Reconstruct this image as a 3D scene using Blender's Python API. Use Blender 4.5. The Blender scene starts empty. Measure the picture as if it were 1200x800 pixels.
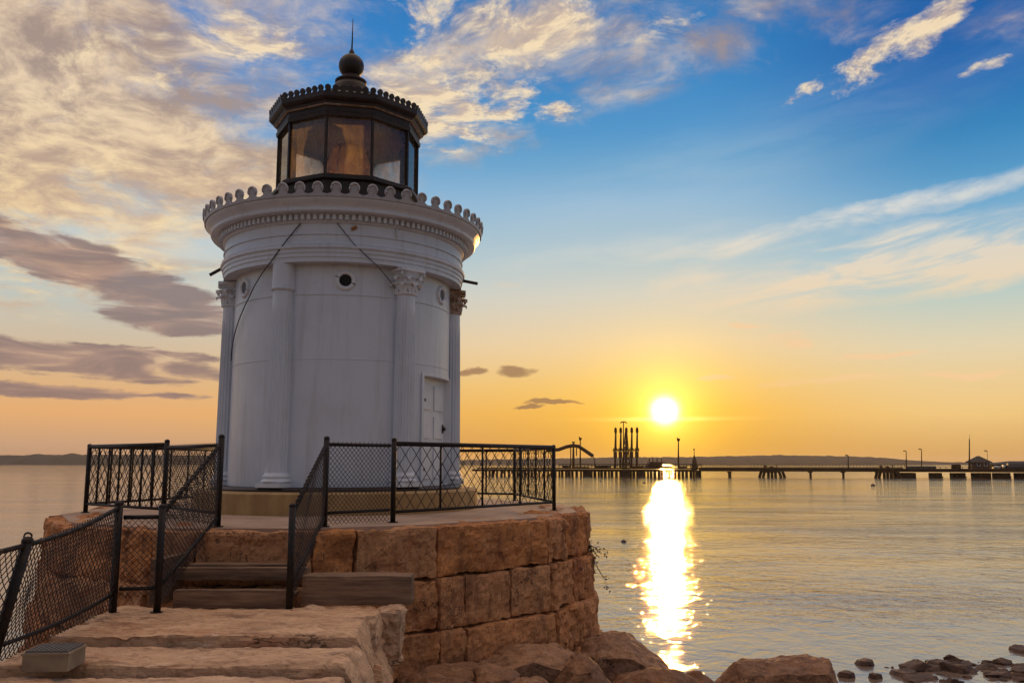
import bpy, math, random
from math import sin, cos, pi, radians, atan2, sqrt, tan, asin, atan
from mathutils import Vector, noise, Matrix

# ------------------------------------------------------------------ camera
sc = bpy.context.scene
COL = sc.collection
EYE = 4.0                      # eye above the water (water is z = 0)
FPX, PITCH = 1010.0, 0.1391    # focal length in photograph pixels (1200 wide), upward tilt
cd = bpy.data.cameras.new('Camera')
cam = bpy.data.objects.new('Camera', cd)
COL.objects.link(cam)
cd.sensor_fit = 'HORIZONTAL'
cd.sensor_width = 36.0
cd.lens = 36.0 * FPX / 1200.0
cd.clip_start = 0.1
cd.clip_end = 20000
cam.location = (0, 0, EYE)
cam.rotation_euler = (pi / 2 + PITCH, 0, 0)
sc.camera = cam
sc.view_settings.view_transform = 'Standard'
sc.view_settings.look = 'None'
sc.view_settings.gamma = 1
sc.view_settings.exposure = 0.0
sc.view_settings.use_curve_mapping = False
sc.cycles.max_bounces = 6
sc.cycles.sample_clamp_indirect = 6
sc.cycles.caustics_reflective = False
sc.cycles.caustics_refractive = False


def ray(u, v):
    a, b = (u - 600) / FPX, (400 - v) / FPX
    return Vector((a, cos(PITCH) - b * sin(PITCH), sin(PITCH) + b * cos(PITCH)))


def at(u, v, Y=None, z=None):
    """point seen at photograph pixel (u, v) at depth Y or at height z above the water"""
    d = ray(u, v)
    t = Y / d.y if Y is not None else (z - EYE) / d.z
    return Vector((d.x * t, d.y * t, EYE + d.z * t))


def ae(u, v):
    d = ray(u, v).normalized()
    return atan2(d.x, d.y), asin(d.z)


SUN_AZ, SUN_EL = ae(779, 481)
SUN_DIR = Vector((sin(SUN_AZ) * cos(SUN_EL), cos(SUN_AZ) * cos(SUN_EL), sin(SUN_EL)))


def lin(r, g, b, k=1.0):
    f = lambda c: (c / 12.92 if c <= 0.04045 else ((c + 0.055) / 1.055) ** 2.4)
    return (f(r / 255) * k, f(g / 255) * k, f(b / 255) * k, 1)


# ------------------------------------------------------------------ node helper
class NT:
    def __init__(s, tree):
        s.t = tree
        s.t.nodes.clear()

    def n(s, typ, **kw):
        nd = s.t.nodes.new(typ)
        for k, v in kw.items():
            setattr(nd, k, v)
        return nd

    def put(s, sock, v):
        if isinstance(v, bpy.types.NodeSocket):
            s.t.links.new(v, sock)
        elif v is not None:
            sock.default_value = v

    def m(s, op, a, b=None, c=None, clamp=False):
        nd = s.n('ShaderNodeMath', operation=op, use_clamp=clamp)
        for i, x in enumerate((a, b, c)):
            s.put(nd.inputs[i], x)
        return nd.outputs[0]

    def vm(s, op, a, b=None, out=0):
        nd = s.n('ShaderNodeVectorMath', operation=op)
        s.put(nd.inputs[0], a)
        if b is not None:
            s.put(nd.inputs[1], b)
        return nd.outputs[out]

    def mix(s, f, a, b, blend='MIX'):
        nd = s.n('ShaderNodeMix', data_type='RGBA', blend_type=blend)
        s.put(nd.inputs[0], f)
        s.put(nd.inputs[6], a)
        s.put(nd.inputs[7], b)
        return nd.outputs[2]

    def ramp(s, f, stops, interp='LINEAR'):
        nd = s.n('ShaderNodeValToRGB')
        cr = nd.color_ramp
        cr.interpolation = interp
        while len(cr.elements) < len(stops):
            cr.elements.new(0.5)
        for e, (p, c) in zip(cr.elements, stops):
            e.position = p
            e.color = c if len(c) == 4 else (*c, 1)
        s.put(nd.inputs[0], f)
        return nd.outputs[0]

    def sm(s, x, lo, hi, a=0.0, b=1.0):
        nd = s.n('ShaderNodeMapRange', interpolation_type='SMOOTHSTEP')
        s.put(nd.inputs[0], x)
        for i, v in enumerate((lo, hi, a, b)):
            s.put(nd.inputs[i + 1], v)
        return nd.outputs[0]

    def noise(s, vec, scale, detail=4, rough=0.5, dist=0.0, out=0):
        nd = s.n('ShaderNodeTexNoise')
        if vec is not None:
            s.put(nd.inputs['Vector'], vec)
        nd.inputs['Scale'].default_value = scale
        nd.inputs['Detail'].default_value = detail
        nd.inputs['Roughness'].default_value = rough
        nd.inputs['Distortion'].default_value = dist
        return nd.outputs[out]

    def xyz(s, x, y, z):
        nd = s.n('ShaderNodeCombineXYZ')
        for i, v in enumerate((x, y, z)):
            s.put(nd.inputs[i], v)
        return nd.outputs[0]

    def sep(s, v):
        nd = s.n('ShaderNodeSeparateXYZ')
        s.put(nd.inputs[0], v)
        return nd.outputs


# ------------------------------------------------------------------ world: evening sky with clouds
world = bpy.data.worlds.new('World')
sc.world = world
world.use_nodes = True
W = NT(world.node_tree)
world.cycles.sampling_method = 'MANUAL'
world.cycles.sample_map_resolution = 1024


def build_sky():
    d = W.vm('NORMALIZE', W.n('ShaderNodeTexCoord').outputs['Generated'])
    x, y, z = W.sep(d)
    az = W.m('ARCTAN2', x, y)
    el = W.m('ARCSINE', z)
    eld = W.m('MULTIPLY', el, 180 / pi)
    f = W.m('DIVIDE', eld, 90.0, clamp=True)
    P = lambda deg: max(deg, 0) / 90.0
    right = W.ramp(f, [(P(0), lin(206, 154, 96)), (P(.7), lin(214, 165, 102)), (P(2.9), lin(239, 198, 130)), (P(5), lin(235, 205, 152)),
                       (P(6.9), lin(225, 211, 178)), (P(9.5), lin(190, 205, 196)), (P(12), lin(158, 196, 212)), (P(15.2), lin(106, 168, 208)),
                       (P(17), lin(72, 150, 200)), (P(19.3), lin(42, 132, 190)), (P(22), lin(18, 110, 181)), (P(25), lin(6, 96, 170)),
                       (P(50), lin(50, 96, 160)), (1, lin(70, 92, 140))])
    mid = W.ramp(f, [(P(0), lin(208, 146, 80)), (P(3.3), lin(238, 180, 92)), (P(5), lin(238, 194, 120)), (P(7.7), lin(232, 206, 166)),
                     (P(11), lin(206, 207, 198)), (P(13.3), lin(178, 200, 208)), (P(17), lin(140, 184, 216)), (P(19.5), lin(98, 164, 208)),
                     (P(21.3), lin(70, 150, 205)), (P(25), lin(38, 132, 197)), (P(29), lin(24, 120, 188)), (P(50), lin(60, 100, 160)), (1, lin(76, 94, 140))])
    left = W.ramp(f, [(P(0), lin(192, 146, 112)), (P(1), lin(202, 160, 126)), (P(3), lin(232, 174, 116)), (P(5), lin(222, 180, 134)),
                      (P(8.6), lin(202, 195, 178)), (P(11.8), lin(176, 202, 210)), (P(16), lin(148, 187, 214)),
                      (P(21.5), lin(92, 156, 214)), (P(25), lin(66, 138, 208)), (P(30), lin(54, 124, 196)), (P(50), lin(74, 108, 164)), (1, lin(88, 98, 138))])
    col = W.mix(W.sm(az, 0.05, -0.45), W.mix(W.sm(az, 0.20, 0.50), mid, right), left)
    # physical sky of the same sun, a small share of it
    sk = W.n('ShaderNodeTexSky', sky_type='NISHITA')
    sk.sun_disc = False
    sk.sun_elevation = SUN_EL
    sk.sun_rotation = SUN_AZ
    sk.altitude = 0
    sk.dust_density = 1.5
    skc = W.vm('MINIMUM', sk.outputs[0], (6.0, 5.0, 4.0))
    # angle from the sun
    dt = W.vm('DOT_PRODUCT', d, tuple(SUN_DIR), out=1)
    ang = W.m('MULTIPLY', W.m('ARCCOSINE', W.m('MINIMUM', dt, 0.9999999)), 180 / pi)
    g_in = W.m('POWER', 2.718, W.m('MULTIPLY', ang, -1 / 1.4))
    g_mid = W.m('POWER', 2.718, W.m('MULTIPLY', ang, -1 / 4.0))
    g_out = W.m('POWER', 2.718, W.m('MULTIPLY', ang, -1 / 13.0))

    def vscale(v, s):
        nd = W.n('ShaderNodeVectorMath', operation='SCALE')
        W.put(nd.inputs[0], v)
        W.put(nd.inputs[3], s)
        return nd.outputs[0]
    add = lambda a, b: W.vm('ADD', a, b)
    col = add(vscale(col, 0.97), vscale(skc, 0.004))
    col = add(col, vscale((0.05, 0.01, -0.03), g_out))
    col = add(col, vscale((0.30, 0.17, -0.10), g_mid))

    wob = W.sep(W.vm('SUBTRACT', W.noise(W.xyz(W.m('MULTIPLY', az, 9.0), W.m('MULTIPLY', el, 14.0), 2.0), 1.0, 6, 0.6, out=1), (0.5, 0.5, 0.5)))
    azw = W.m('ADD', az, W.m('MULTIPLY', wob[0], 0.10))
    elw = W.m('ADD', el, W.m('MULTIPLY', wob[1], 0.035))

    def ell(u, v, ru, rv, rot=0, pw=1.0):
        a0, e0 = ae(u, v)
        da, de = W.m('SUBTRACT', azw, a0), W.m('SUBTRACT', elw, e0)
        c, s_ = cos(rot), sin(rot)
        p = W.m('ADD', W.m('MULTIPLY', da, c * FPX / ru), W.m('MULTIPLY', de, s_ * FPX / ru))
        q = W.m('ADD', W.m('MULTIPLY', da, -s_ * FPX / rv), W.m('MULTIPLY', de, c * FPX / rv))
        r2 = W.m('ADD', W.m('MULTIPLY', p, p), W.m('MULTIPLY', q, q))
        k = W.m('SUBTRACT', 1.0, r2, clamp=True)
        return W.m('MULTIPLY', k, pw) if pw != 1 else k

    def mx(*a):
        r = a[0]
        for b in a[1:]:
            r = W.m('MAXIMUM', r, b)
        return r

    # cloud-plane coordinates: flattens towards the horizon as real cloud decks do
    zc = W.m('ADD', W.m('MAXIMUM', z, 0.0), 0.16)
    cp = W.xyz(W.m('DIVIDE', x, zc), W.m('DIVIDE', y, zc), 0.0)
    warp = W.noise(cp, 1.6, 3, out=1)
    cpw = W.vm('ADD', cp, vscale(W.vm('SUBTRACT', warp, (0.5, 0.5, 0.5)), 0.45))
    sunstep = (0.05 * sin(SUN_AZ + 0.3), 0.07, 0.0)

    # --- soft broad layer, upper left (and over the half of the sky behind the viewer)
    back = W.m('MULTIPLY', W.sm(y, 0.25, -0.3), 0.75)
    mkA = mx(ell(20, 120, 390, 240, 0.05, 1.35), ell(320, 225, 230, 105, -0.25, 1.0), ell(60, 270, 280, 80, -0.1, 0.95), ell(310, 20, 300, 75, 0, 0.85), ell(520, 95, 220, 110, 0, 0.7),
             ell(850, 28, 220, 75, -0.1, 0.62), ell(660, 50, 240, 90, 0, 0.7), ell(1180, 30, 60, 60, 0, 0.3), back)
    nA = W.noise(cpw, 3.4, 12, 0.64)
    nA2 = W.noise(W.vm('ADD', cpw, (3.1, 1.7, 4.0)), 6.5, 12, 0.66)
    dA = W.sm(W.m('ADD', nA, W.m('MULTIPLY', mkA, 0.36)), 0.57, 0.92)
    dA = W.m('MULTIPLY', W.m('MULTIPLY', dA, W.sm(mkA, 0.0, 0.4)), 0.90)
    gold = W.sm(eld, 23, 13)
    cA = W.mix(W.sm(nA2, 0.38, 0.66), W.mix(gold, lin(174, 147, 126), lin(208, 172, 140)), W.mix(gold, lin(248, 218, 176), lin(252, 218, 158)))
    col = W.mix(dA, col, cA)
    # --- bright broken heaps
    mk = mx(ell(520, 115, 175, 88, 0.05, 0.92), ell(600, 22, 230, 70, -0.05, 0.90), ell(285, 45, 120, 50, 0.05, 0.88), ell(150, 75, 150, 80, 0.2, 0.66), ell(760, 40, 120, 40, 0, 0.55),
            ell(60, 135, 90, 40, 0, 0.6), ell(365, 40, 26, 12, 0, 0.7), ell(1070, 40, 150, 36, 0.40, 1.0), ell(585, 128, 90, 32, 0.3, 0.9),
            ell(650, 131, 34, 17, 0.4, 0.85), ell(1165, 74, 46, 13, 0.25, 0.8), ell(935, 110, 42, 9, 0.4, 0.85), ell(300, 125, 20, 12, 0, 0.6),
            ell(640, 68, 60, 26, 0, 0.7), W.m('MULTIPLY', back, 0.6))
    n1 = W.noise(cpw, 11.0, 13, 0.66)
    n1b = W.noise(W.vm('ADD', cpw, (0.012, 0.024, 0.0)), 11.0, 9, 0.66)
    thr = W.m('SUBTRACT', 0.86, W.m('MULTIPLY', mk, 0.52))
    dens = W.sm(W.m('SUBTRACT', n1, thr), -0.10, 0.17)
    dens = W.m('MULTIPLY', dens, W.sm(mk, 0.0, 0.3))
    lit = W.sm(W.m('SUBTRACT', n1, n1b), -0.09, 0.08)
    thick = W.sm(W.m('SUBTRACT', n1, thr), 0.10, 0.40)
    ccol = W.mix(lit, lin(204, 182, 164), lin(250, 226, 186))
    ccol = W.mix(W.m('MULTIPLY', thick, 0.30), ccol, lin(206, 172, 142))
    col = W.mix(W.m('MULTIPLY', dens, 0.93), col, ccol)

    # --- thin high cirrus streaks on the right
    rx = W.m('ADD', W.m('MULTIPLY', az, 2.2), W.m('MULTIPLY', el, -1.2))
    ry = W.m('ADD', W.m('ADD', W.m('MULTIPLY', el, 11.0), W.m('MULTIPLY', az, -1.0)), W.m('MULTIPLY', W.sm(W.noise(W.xyz(az, el, 0.5), 2.2, 2), 0.3, 0.7), 0.28))
    n2 = W.noise(W.xyz(rx, ry, 3.0), 2.6, 7, 0.6, 0.5)
    mk2 = mx(ell(1010, 253, 270, 17, 0.13, 1.6), ell(1050, 308, 280, 46, 0.06, 2.2), ell(1180, 285, 130, 30, 0.2, 1.4), ell(760, 290, 200, 24, 0.1, 0.4),
             ell(1000, 130, 330, 60, 0.25, 0.10), ell(820, 200, 260, 50, 0.2, 0.14), ell(200, 300, 200, 60, 0, 0.5))
    d2 = W.m('MULTIPLY', W.sm(n2, 0.34, 0.68), mk2, clamp=True)
    d2 = W.m('MULTIPLY', d2, 0.8)
    col = W.mix(d2, col, W.mix(W.sm(eld, 8, 18), lin(246, 214, 170), lin(222, 224, 220)))

    # --- low dark and rosy bars
    n3 = W.noise(W.xyz(W.m('MULTIPLY', az, 5.0), W.m('MULTIPLY', el, 32.0), 7.0), 1.9, 6, 0.55, 0.7)
    mk3 = mx(ell(120, 322, 200, 34, -0.30, 1.0), ell(190, 372, 90, 22, -0.1, 0.9), ell(60, 422, 230, 20, -0.04, 0.85),
             ell(150, 415, 110, 10, 0.0, 0.8), ell(60, 456, 160, 8, 0, 0.7), ell(210, 460, 60, 6, 0, 0.6))
    d3 = W.m('MULTIPLY', W.sm(W.m('ADD', n3, W.m('MULTIPLY', mk3, 0.32)), 0.50, 0.70), W.sm(mk3, 0.0, 0.35))
    col = W.mix(W.m('MULTIPLY', d3, 0.85), col, W.mix(W.sm(n3, 0.35, 0.62), lin(176, 142, 128), lin(132, 112, 112)))
    mk4 = mx(ell(606, 436, 36, 9, -0.05), ell(556, 433, 16, 6), ell(650, 473, 42, 4), ell(620, 478, 22, 3))
    d4 = W.sm(W.m('ADD', mk4, W.m('MULTIPLY', W.m('SUBTRACT', n3, 0.5), 1.2)), 0.18, 0.75)
    d4 = W.m('MULTIPLY', d4, W.sm(mk4, 0, 0.2))
    col = W.mix(W.m('MULTIPLY', d4, 0.8), col, lin(150, 112, 84))
    mk5 = mx(ell(830, 441, 34, 4), ell(960, 446, 150, 6, 0.03, 0.7), ell(900, 400, 70, 14, 0.1, 0.6), ell(880, 380, 22, 4),
             ell(1020, 418, 60, 5), ell(1130, 440, 60, 5), ell(590, 335, 30, 6, 0, 0.6), ell(930, 402, 40, 9))
    d5 = W.m('MULTIPLY', W.sm(W.m('ADD', mk5, W.m('MULTIPLY', W.m('SUBTRACT', n3, 0.5), 1.6)), 0.3, 1.0), W.sm(mk5, 0, 0.3))
    col = W.mix(W.m('MULTIPLY', d5, 0.6), col, lin(250, 204, 156))

    # --- the sun and its aureole, seen through the thin low bars
    core = W.m('POWER', 2.718, W.m('MULTIPLY', W.m('POWER', W.m('DIVIDE', ang, 0.62), 2.0), -1.0))
    col = add(col, vscale((1.9, 1.25, 0.30), g_in))
    bar = W.m('MULTIPLY', W.m('POWER', 2.718, W.m('MULTIPLY', W.m('POWER', W.m('DIVIDE', W.m('SUBTRACT', eld, SUN_EL * 57.2958 - 0.55), 0.13), 2), -1.0)),
              W.m('POWER', 2.718, W.m('MULTIPLY', ang, -1 / 1.6)))
    col = add(col, vscale((1.3, 1.0, 0.4), bar))
    col = add(col, vscale((8.0, 6.5, 4.0), core))
    # unseen sky shaped for lighting: dimmed behind the viewer, warm glow added overhead
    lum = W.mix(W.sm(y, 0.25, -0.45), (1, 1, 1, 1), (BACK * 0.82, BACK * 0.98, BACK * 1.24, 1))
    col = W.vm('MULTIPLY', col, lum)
    deck = W.m('MULTIPLY', W.m('MULTIPLY', W.sm(eld, 33, 50), W.sm(y, -0.45, 0.05)), W.sm(nA, 0.30, 0.60, 0.55, 1.0))  # mask of the added overhead glow, broken up by cloud noise
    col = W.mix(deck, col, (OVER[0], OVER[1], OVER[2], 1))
    col = W.vm('MAXIMUM', col, (0.0, 0.0, 0.0))
    bg = W.n('ShaderNodeBackground')
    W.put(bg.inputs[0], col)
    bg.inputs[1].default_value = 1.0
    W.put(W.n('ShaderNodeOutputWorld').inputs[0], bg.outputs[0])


BACK = 0.66                  # dimming of the unseen sky behind the viewer, set for the tower's light
OVER = (1.55, 1.14, 0.80)    # warm fill glow added to the unseen sky above the view
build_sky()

sl = bpy.data.lights.new('Sun', 'SUN')
sun = bpy.data.objects.new('Sun', sl)
COL.objects.link(sun)
sl.energy = 1.25   # low sun
sl.angle = radians(0.55)
sl.color = (1.0, 0.50, 0.12)
sun.rotation_euler = SUN_DIR.to_track_quat('Z', 'Y').to_euler()
sun.location = (20, 100, 40)


# ------------------------------------------------------------------ materials
def mat(name, base, rough=0.7, metal=0.0, var=None, vscale=3.0, bump=0.0, bscale=20.0, extra=None, spec=0.5, stretch=(1, 1, 1)):
    m = bpy.data.materials.new(name)
    m.use_nodes = True
    T = NT(m.node_tree)
    p = T.n('ShaderNodeBsdfPrincipled')
    T.put(T.n('ShaderNodeOutputMaterial').inputs[0], p.outputs[0])
    co = T.vm('MULTIPLY', T.n('ShaderNodeTexCoord').outputs['Object'], stretch)
    c = (*base, 1)
    if var:
        n = T.sm(T.noise(co, vscale, 7, 0.62), 0.34, 0.66)
        c = T.mix(n, c, (*var, 1))
    if extra:
        c = extra(T, co, c)
    T.put(p.inputs['Base Color'], c)
    p.inputs['Roughness'].default_value = rough
    p.inputs['Metallic'].default_value = metal
    p.inputs['Specular IOR Level'].default_value = spec
    if bump:
        b = T.n('ShaderNodeBump')
        b.inputs['Strength'].default_value = 1.0
        b.inputs['Distance'].default_value = bump
        T.put(b.inputs['Height'], T.noise(co, bscale, 8, 0.72))
        T.put(p.inputs['Normal'], b.outputs[0])
    return m


def stone_extra(dark, light, speck=0.35):
    def f(T, co, c):
        at_ = T.n('ShaderNodeAttribute', attribute_name='tint')
        c = T.mix(T.m('MULTIPLY', at_.outputs['Fac'], 0.75), c, (*light, 1))
        # lichen-grey and rusty patches, grain of the granite, weather streaks, cracks
        rp = T.sm(T.noise(co, 1.7, 5, 0.7), 0.52, 0.66)
        c = T.mix(T.m('MULTIPLY', rp, 0.45), c, (dark[0] * 3.2, dark[1] * 2.2, dark[2] * 1.6, 1))
        gl = T.sm(T.noise(T.vm('ADD', co, (7.0, 3.0, 1.0)), 5.5, 6, 0.72), 0.55, 0.68)
        c = T.mix(T.m('MULTIPLY', gl, 0.55), c, (min(light[0] * 1.25, 0.8), min(light[1] * 1.3, 0.7), min(light[2] * 1.35, 0.6), 1))
        s = T.sm(T.noise(co, 26, 4, 0.75), 0.52, 0.64)
        c = T.mix(T.m('MULTIPLY', s, speck), c, (*dark, 1))
        st = T.sm(T.noise(T.vm('MULTIPLY', co, (2.2, 2.2, 0.5)), 2.0, 6, 0.6), 0.50, 0.70)
        c = T.mix(T.m('MULTIPLY', st, 0.6), c, (*dark, 1))
        vo = T.n('ShaderNodeTexVoronoi', feature='DISTANCE_TO_EDGE')
        T.put(vo.inputs['Vector'], T.vm('ADD', co, T.noise(co, 3.0, 4, 0.6, out=1)))
        vo.inputs['Scale'].default_value = 1.5
        ck = T.m('MULTIPLY', T.sm(vo.outputs[0], 0.022, 0.004), T.sm(T.noise(co, 1.3, 3), 0.48, 0.58))
        c = T.mix(T.m('MULTIPLY', ck, 0.8), c, (dark[0] * 0.5, dark[1] * 0.5, dark[2] * 0.5, 1))
        return c
    return f


def paint_extra(T, co, c):
    x, y, z = T.sep(co)
    st = T.sm(T.noise(T.vm('MULTIPLY', co, (5, 5, 0.35)), 1.6, 6, 0.6), 0.48, 0.78)
    c = T.mix(T.m('MULTIPLY', st, 0.42), c, (0.34, 0.33, 0.32, 1))
    bl = T.sm(T.noise(co, 1.1, 6, 0.65), 0.44, 0.72)
    c = T.mix(T.m('MULTIPLY', bl, 0.32), c, (0.42, 0.43, 0.46, 1))
    ch = T.sm(T.noise(co, 13, 6, 0.75), 0.66, 0.70)
    c = T.mix(T.m('MULTIPLY', ch, 0.5), c, (0.22, 0.15, 0.11, 1))
    ru = T.sm(T.noise(T.vm('MULTIPLY', co, (7, 7, 0.6)), 1.9, 6, 0.7), 0.655, 0.74)
    c = T.mix(T.m('MULTIPLY', ru, 0.55), c, (0.30, 0.13, 0.05, 1))
    return c


def rust_extra(T, co, c):
    r = T.sm(T.noise(co, 14, 6, 0.7), 0.52, 0.66)
    return T.mix(T.m('MULTIPLY', r, 0.6), c, (0.06, 0.022, 0.010, 1))


M = {}
M['paint'] = mat('white_iron_paint', (0.60, 0.645, 0.72), 0.38, extra=paint_extra, bump=0.004, bscale=9)
M['trim'] = mat('white_trim_paint', (0.68, 0.71, 0.76), 0.45, extra=paint_extra, bump=0.002, bscale=30)
M['grimy'] = mat('grimy_grey_paint', (0.40, 0.39, 0.41), 0.5, extra=paint_extra, bump=0.003, bscale=30)
M['rustpaint'] = mat('rusty_white_paint', (0.50, 0.42, 0.36), 0.6, var=(0.30, 0.17, 0.10), vscale=9, bump=0.004, bscale=40)
M['dark_iron'] = mat('dark_brown_iron', (0.020, 0.013, 0.011), 0.5, spec=0.35, var=(0.036, 0.021, 0.016), vscale=5, bump=0.002, bscale=40)
M['black_metal'] = mat('black_painted_steel', (0.010, 0.007, 0.006), 0.55, spec=0.3, extra=rust_extra, bump=0.0015, bscale=60)
M['galv'] = mat('dark_coated_wire', (0.022, 0.016, 0.013), 0.5, metal=0.3, var=(0.05, 0.026, 0.016), vscale=12)
M['pedestal'] = mat('tan_pedestal_stone', (0.46, 0.30, 0.13), 0.8, var=(0.33, 0.20, 0.08), vscale=3, bump=0.006, bscale=18, stretch=(1, 1, 0.4))
M['granite'] = mat('brown_granite', (0.66, 0.27, 0.085), 0.85, var=(0.36, 0.135, 0.042), vscale=2.6, bump=0.035, bscale=9,
                   extra=stone_extra((0.10, 0.036, 0.013), (0.56, 0.29, 0.14), 0.6))
M['slab'] = mat('warm_granite_slab', (0.68, 0.42, 0.235), 0.85, var=(0.46, 0.25, 0.13), vscale=3.2, bump=0.022, bscale=9,
                extra=stone_extra((0.13, 0.062, 0.03), (0.62, 0.42, 0.28), 0.5), stretch=(0.45, 1.3, 1.3))
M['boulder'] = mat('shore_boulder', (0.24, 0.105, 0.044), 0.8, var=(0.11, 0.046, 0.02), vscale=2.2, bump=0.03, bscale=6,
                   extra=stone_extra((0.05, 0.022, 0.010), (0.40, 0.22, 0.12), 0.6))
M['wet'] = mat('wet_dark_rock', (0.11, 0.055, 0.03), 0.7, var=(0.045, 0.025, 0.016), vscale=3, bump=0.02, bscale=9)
M['deck'] = mat('worn_concrete', (0.46, 0.32, 0.23), 0.85, var=(0.33, 0.22, 0.155), vscale=1.4, bump=0.006, bscale=22)
M['timber'] = mat('weathered_timber', (0.27, 0.16, 0.095), 0.8, var=(0.12, 0.068, 0.04), vscale=4, bump=0.012, bscale=10, stretch=(0.35, 3, 5))
M['box'] = mat('beige_fixture_metal', (0.30, 0.235, 0.16), 0.6, var=(0.20, 0.15, 0.10), vscale=5, bump=0.002)
M['grille'] = mat('grey_fixture_grille', (0.22, 0.21, 0.21), 0.4, metal=0.5)
M['void'] = mat('dark_interior', (0.012, 0.011, 0.011), 0.9)
M['brown_ceiling'] = mat('brown_lantern_ceiling', (0.75, 0.55, 0.42), 0.6, var=(0.60, 0.42, 0.30))
M['brass'] = mat('lamp_brass', (0.55, 0.33, 0.12), 0.3, metal=0.9)
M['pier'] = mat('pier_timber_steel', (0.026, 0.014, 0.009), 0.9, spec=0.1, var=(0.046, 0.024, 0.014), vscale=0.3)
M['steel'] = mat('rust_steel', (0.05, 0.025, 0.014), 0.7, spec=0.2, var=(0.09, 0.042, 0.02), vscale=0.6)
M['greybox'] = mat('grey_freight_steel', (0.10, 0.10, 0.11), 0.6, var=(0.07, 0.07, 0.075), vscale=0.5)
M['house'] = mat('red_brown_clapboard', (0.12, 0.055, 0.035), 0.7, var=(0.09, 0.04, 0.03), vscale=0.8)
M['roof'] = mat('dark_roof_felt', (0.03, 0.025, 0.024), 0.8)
M['white_metal'] = mat('white_vehicle_paint', (0.7, 0.68, 0.64), 0.4, var=(0.6, 0.57, 0.52))
M['wood_far'] = mat('far_woodland', (0.030, 0.022, 0.014), 0.95, var=(0.048, 0.034, 0.020), vscale=0.05)
M['beach'] = mat('shore_shingle', (0.17, 0.11, 0.075), 0.8, var=(0.08, 0.052, 0.038), vscale=3, bump=0.04, bscale=6)
M['leaf'] = mat('dry_leaf', (0.07, 0.045, 0.022), 0.7, var=(0.11, 0.06, 0.03), vscale=9)
M['twig'] = mat('twig_bark', (0.06, 0.035, 0.02), 0.8)
M['float'] = mat('dark_float', (0.05, 0.035, 0.03), 0.5)


def glass_mat():
    m = bpy.data.materials.new('lantern_glass')
    m.use_nodes = True
    T = NT(m.node_tree)
    g = T.n('ShaderNodeBsdfGlossy')
    g.inputs['Roughness'].default_value = 0.03
    t = T.n('ShaderNodeBsdfTransparent')
    t.inputs[0].default_value = (0.96, 0.93, 0.88, 1)
    df = T.n('ShaderNodeBsdfTranslucent')
    df.inputs[0].default_value = (0.95, 0.78, 0.56, 1)
    fr = T.n('ShaderNodeFresnel')
    fr.inputs[0].default_value = 1.6
    co = T.n('ShaderNodeTexCoord').outputs['Object']
    dirt = T.sm(T.noise(T.vm('MULTIPLY', co, (4, 4, 1.5)), 1.6, 6, 0.65), 0.36, 0.75, 0.26, 0.62)
    a = T.n('ShaderNodeMixShader')
    T.put(a.inputs[0], dirt)
    T.put(a.inputs[1], t.outputs[0])
    T.put(a.inputs[2], df.outputs[0])
    b = T.n('ShaderNodeMixShader')
    T.put(b.inputs[0], T.m('MULTIPLY', fr.outputs[0], 1.1, clamp=True))
    T.put(b.inputs[1], a.outputs[0])
    T.put(b.inputs[2], g.outputs[0])
    T.put(T.n('ShaderNodeOutputMaterial').inputs[0], b.outputs[0])
    return m


M['glass'] = glass_mat()


def lens_mat():
    m = bpy.data.materials.new('amber_lens_glass')
    m.use_nodes = True
    T = NT(m.node_tree)
    t = T.n('ShaderNodeBsdfTranslucent')
    t.inputs[0].default_value = (0.98, 0.72, 0.40, 1)
    g = T.n('ShaderNodeBsdfGlass')
    g.inputs[0].default_value = (1.0, 0.78, 0.48, 1)
    g.inputs['Roughness'].default_value = 0.12
    a = T.n('ShaderNodeMixShader')
    a.inputs[0].default_value = 0.35
    T.put(a.inputs[1], t.outputs[0])
    T.put(a.inputs[2], g.outputs[0])
    T.put(T.n('ShaderNodeOutputMaterial').inputs[0], a.outputs[0])
    return m


M['lens'] = lens_mat()


def water_mat():
    m = bpy.data.materials.new('harbour_water')
    m.use_nodes = True
    T = NT(m.node_tree)
    p = T.n('ShaderNodeBsdfPrincipled')
    p.inputs['Base Color'].default_value = (0.20, 0.145, 0.112, 1)
    p.inputs['IOR'].default_value = 2.5
    p.inputs['Roughness'].default_value = 0.035
    co = T.n('ShaderNodeTexCoord').outputs['Object']
    x, y, z = T.sep(co)
    swell = T.noise(T.vm('MULTIPLY', co, (0.065, 0.10, 1)), 1.0, 5, 0.52, 0.4)
    chop = T.noise(T.vm('MULTIPLY', co, (1.6, 1.35, 1)), 1.0, 5, 0.55, 0.5)
    fine = T.noise(T.vm('MULTIPLY', co, (5.0, 4.4, 1)), 1.0, 3, 0.6, 0.3)
    h = T.m('ADD', T.m('MULTIPLY', swell, 0.42), T.m('MULTIPLY', chop, 0.085))
    h = T.m('ADD', h, T.m('MULTIPLY', fine, 0.026))
    # gusts: patches of calmer and of more ruffled water
    gust = T.sm(T.noise(T.vm('MULTIPLY', co, (0.03, 0.11, 1)), 1.0, 5, 0.65), 0.36, 0.66, 0.40, 1.20)
    calm = T.sm(y, 12, 28, 0.55, 1.0)
    b = T.n('ShaderNodeBump')
    T.put(b.inputs['Strength'], T.m('MULTIPLY', gust, T.m('MULTIPLY', calm, 0.78)))
    b.inputs['Distance'].default_value = 1.0
    T.put(b.inputs['Height'], h)
    T.put(p.inputs['Normal'], b.outputs[0])
    T.put(T.n('ShaderNodeOutputMaterial').inputs[0], p.outputs[0])
    return m


M['water'] = water_mat()

# ------------------------------------------------------------------ mesh builder
ORG = {}


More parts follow.
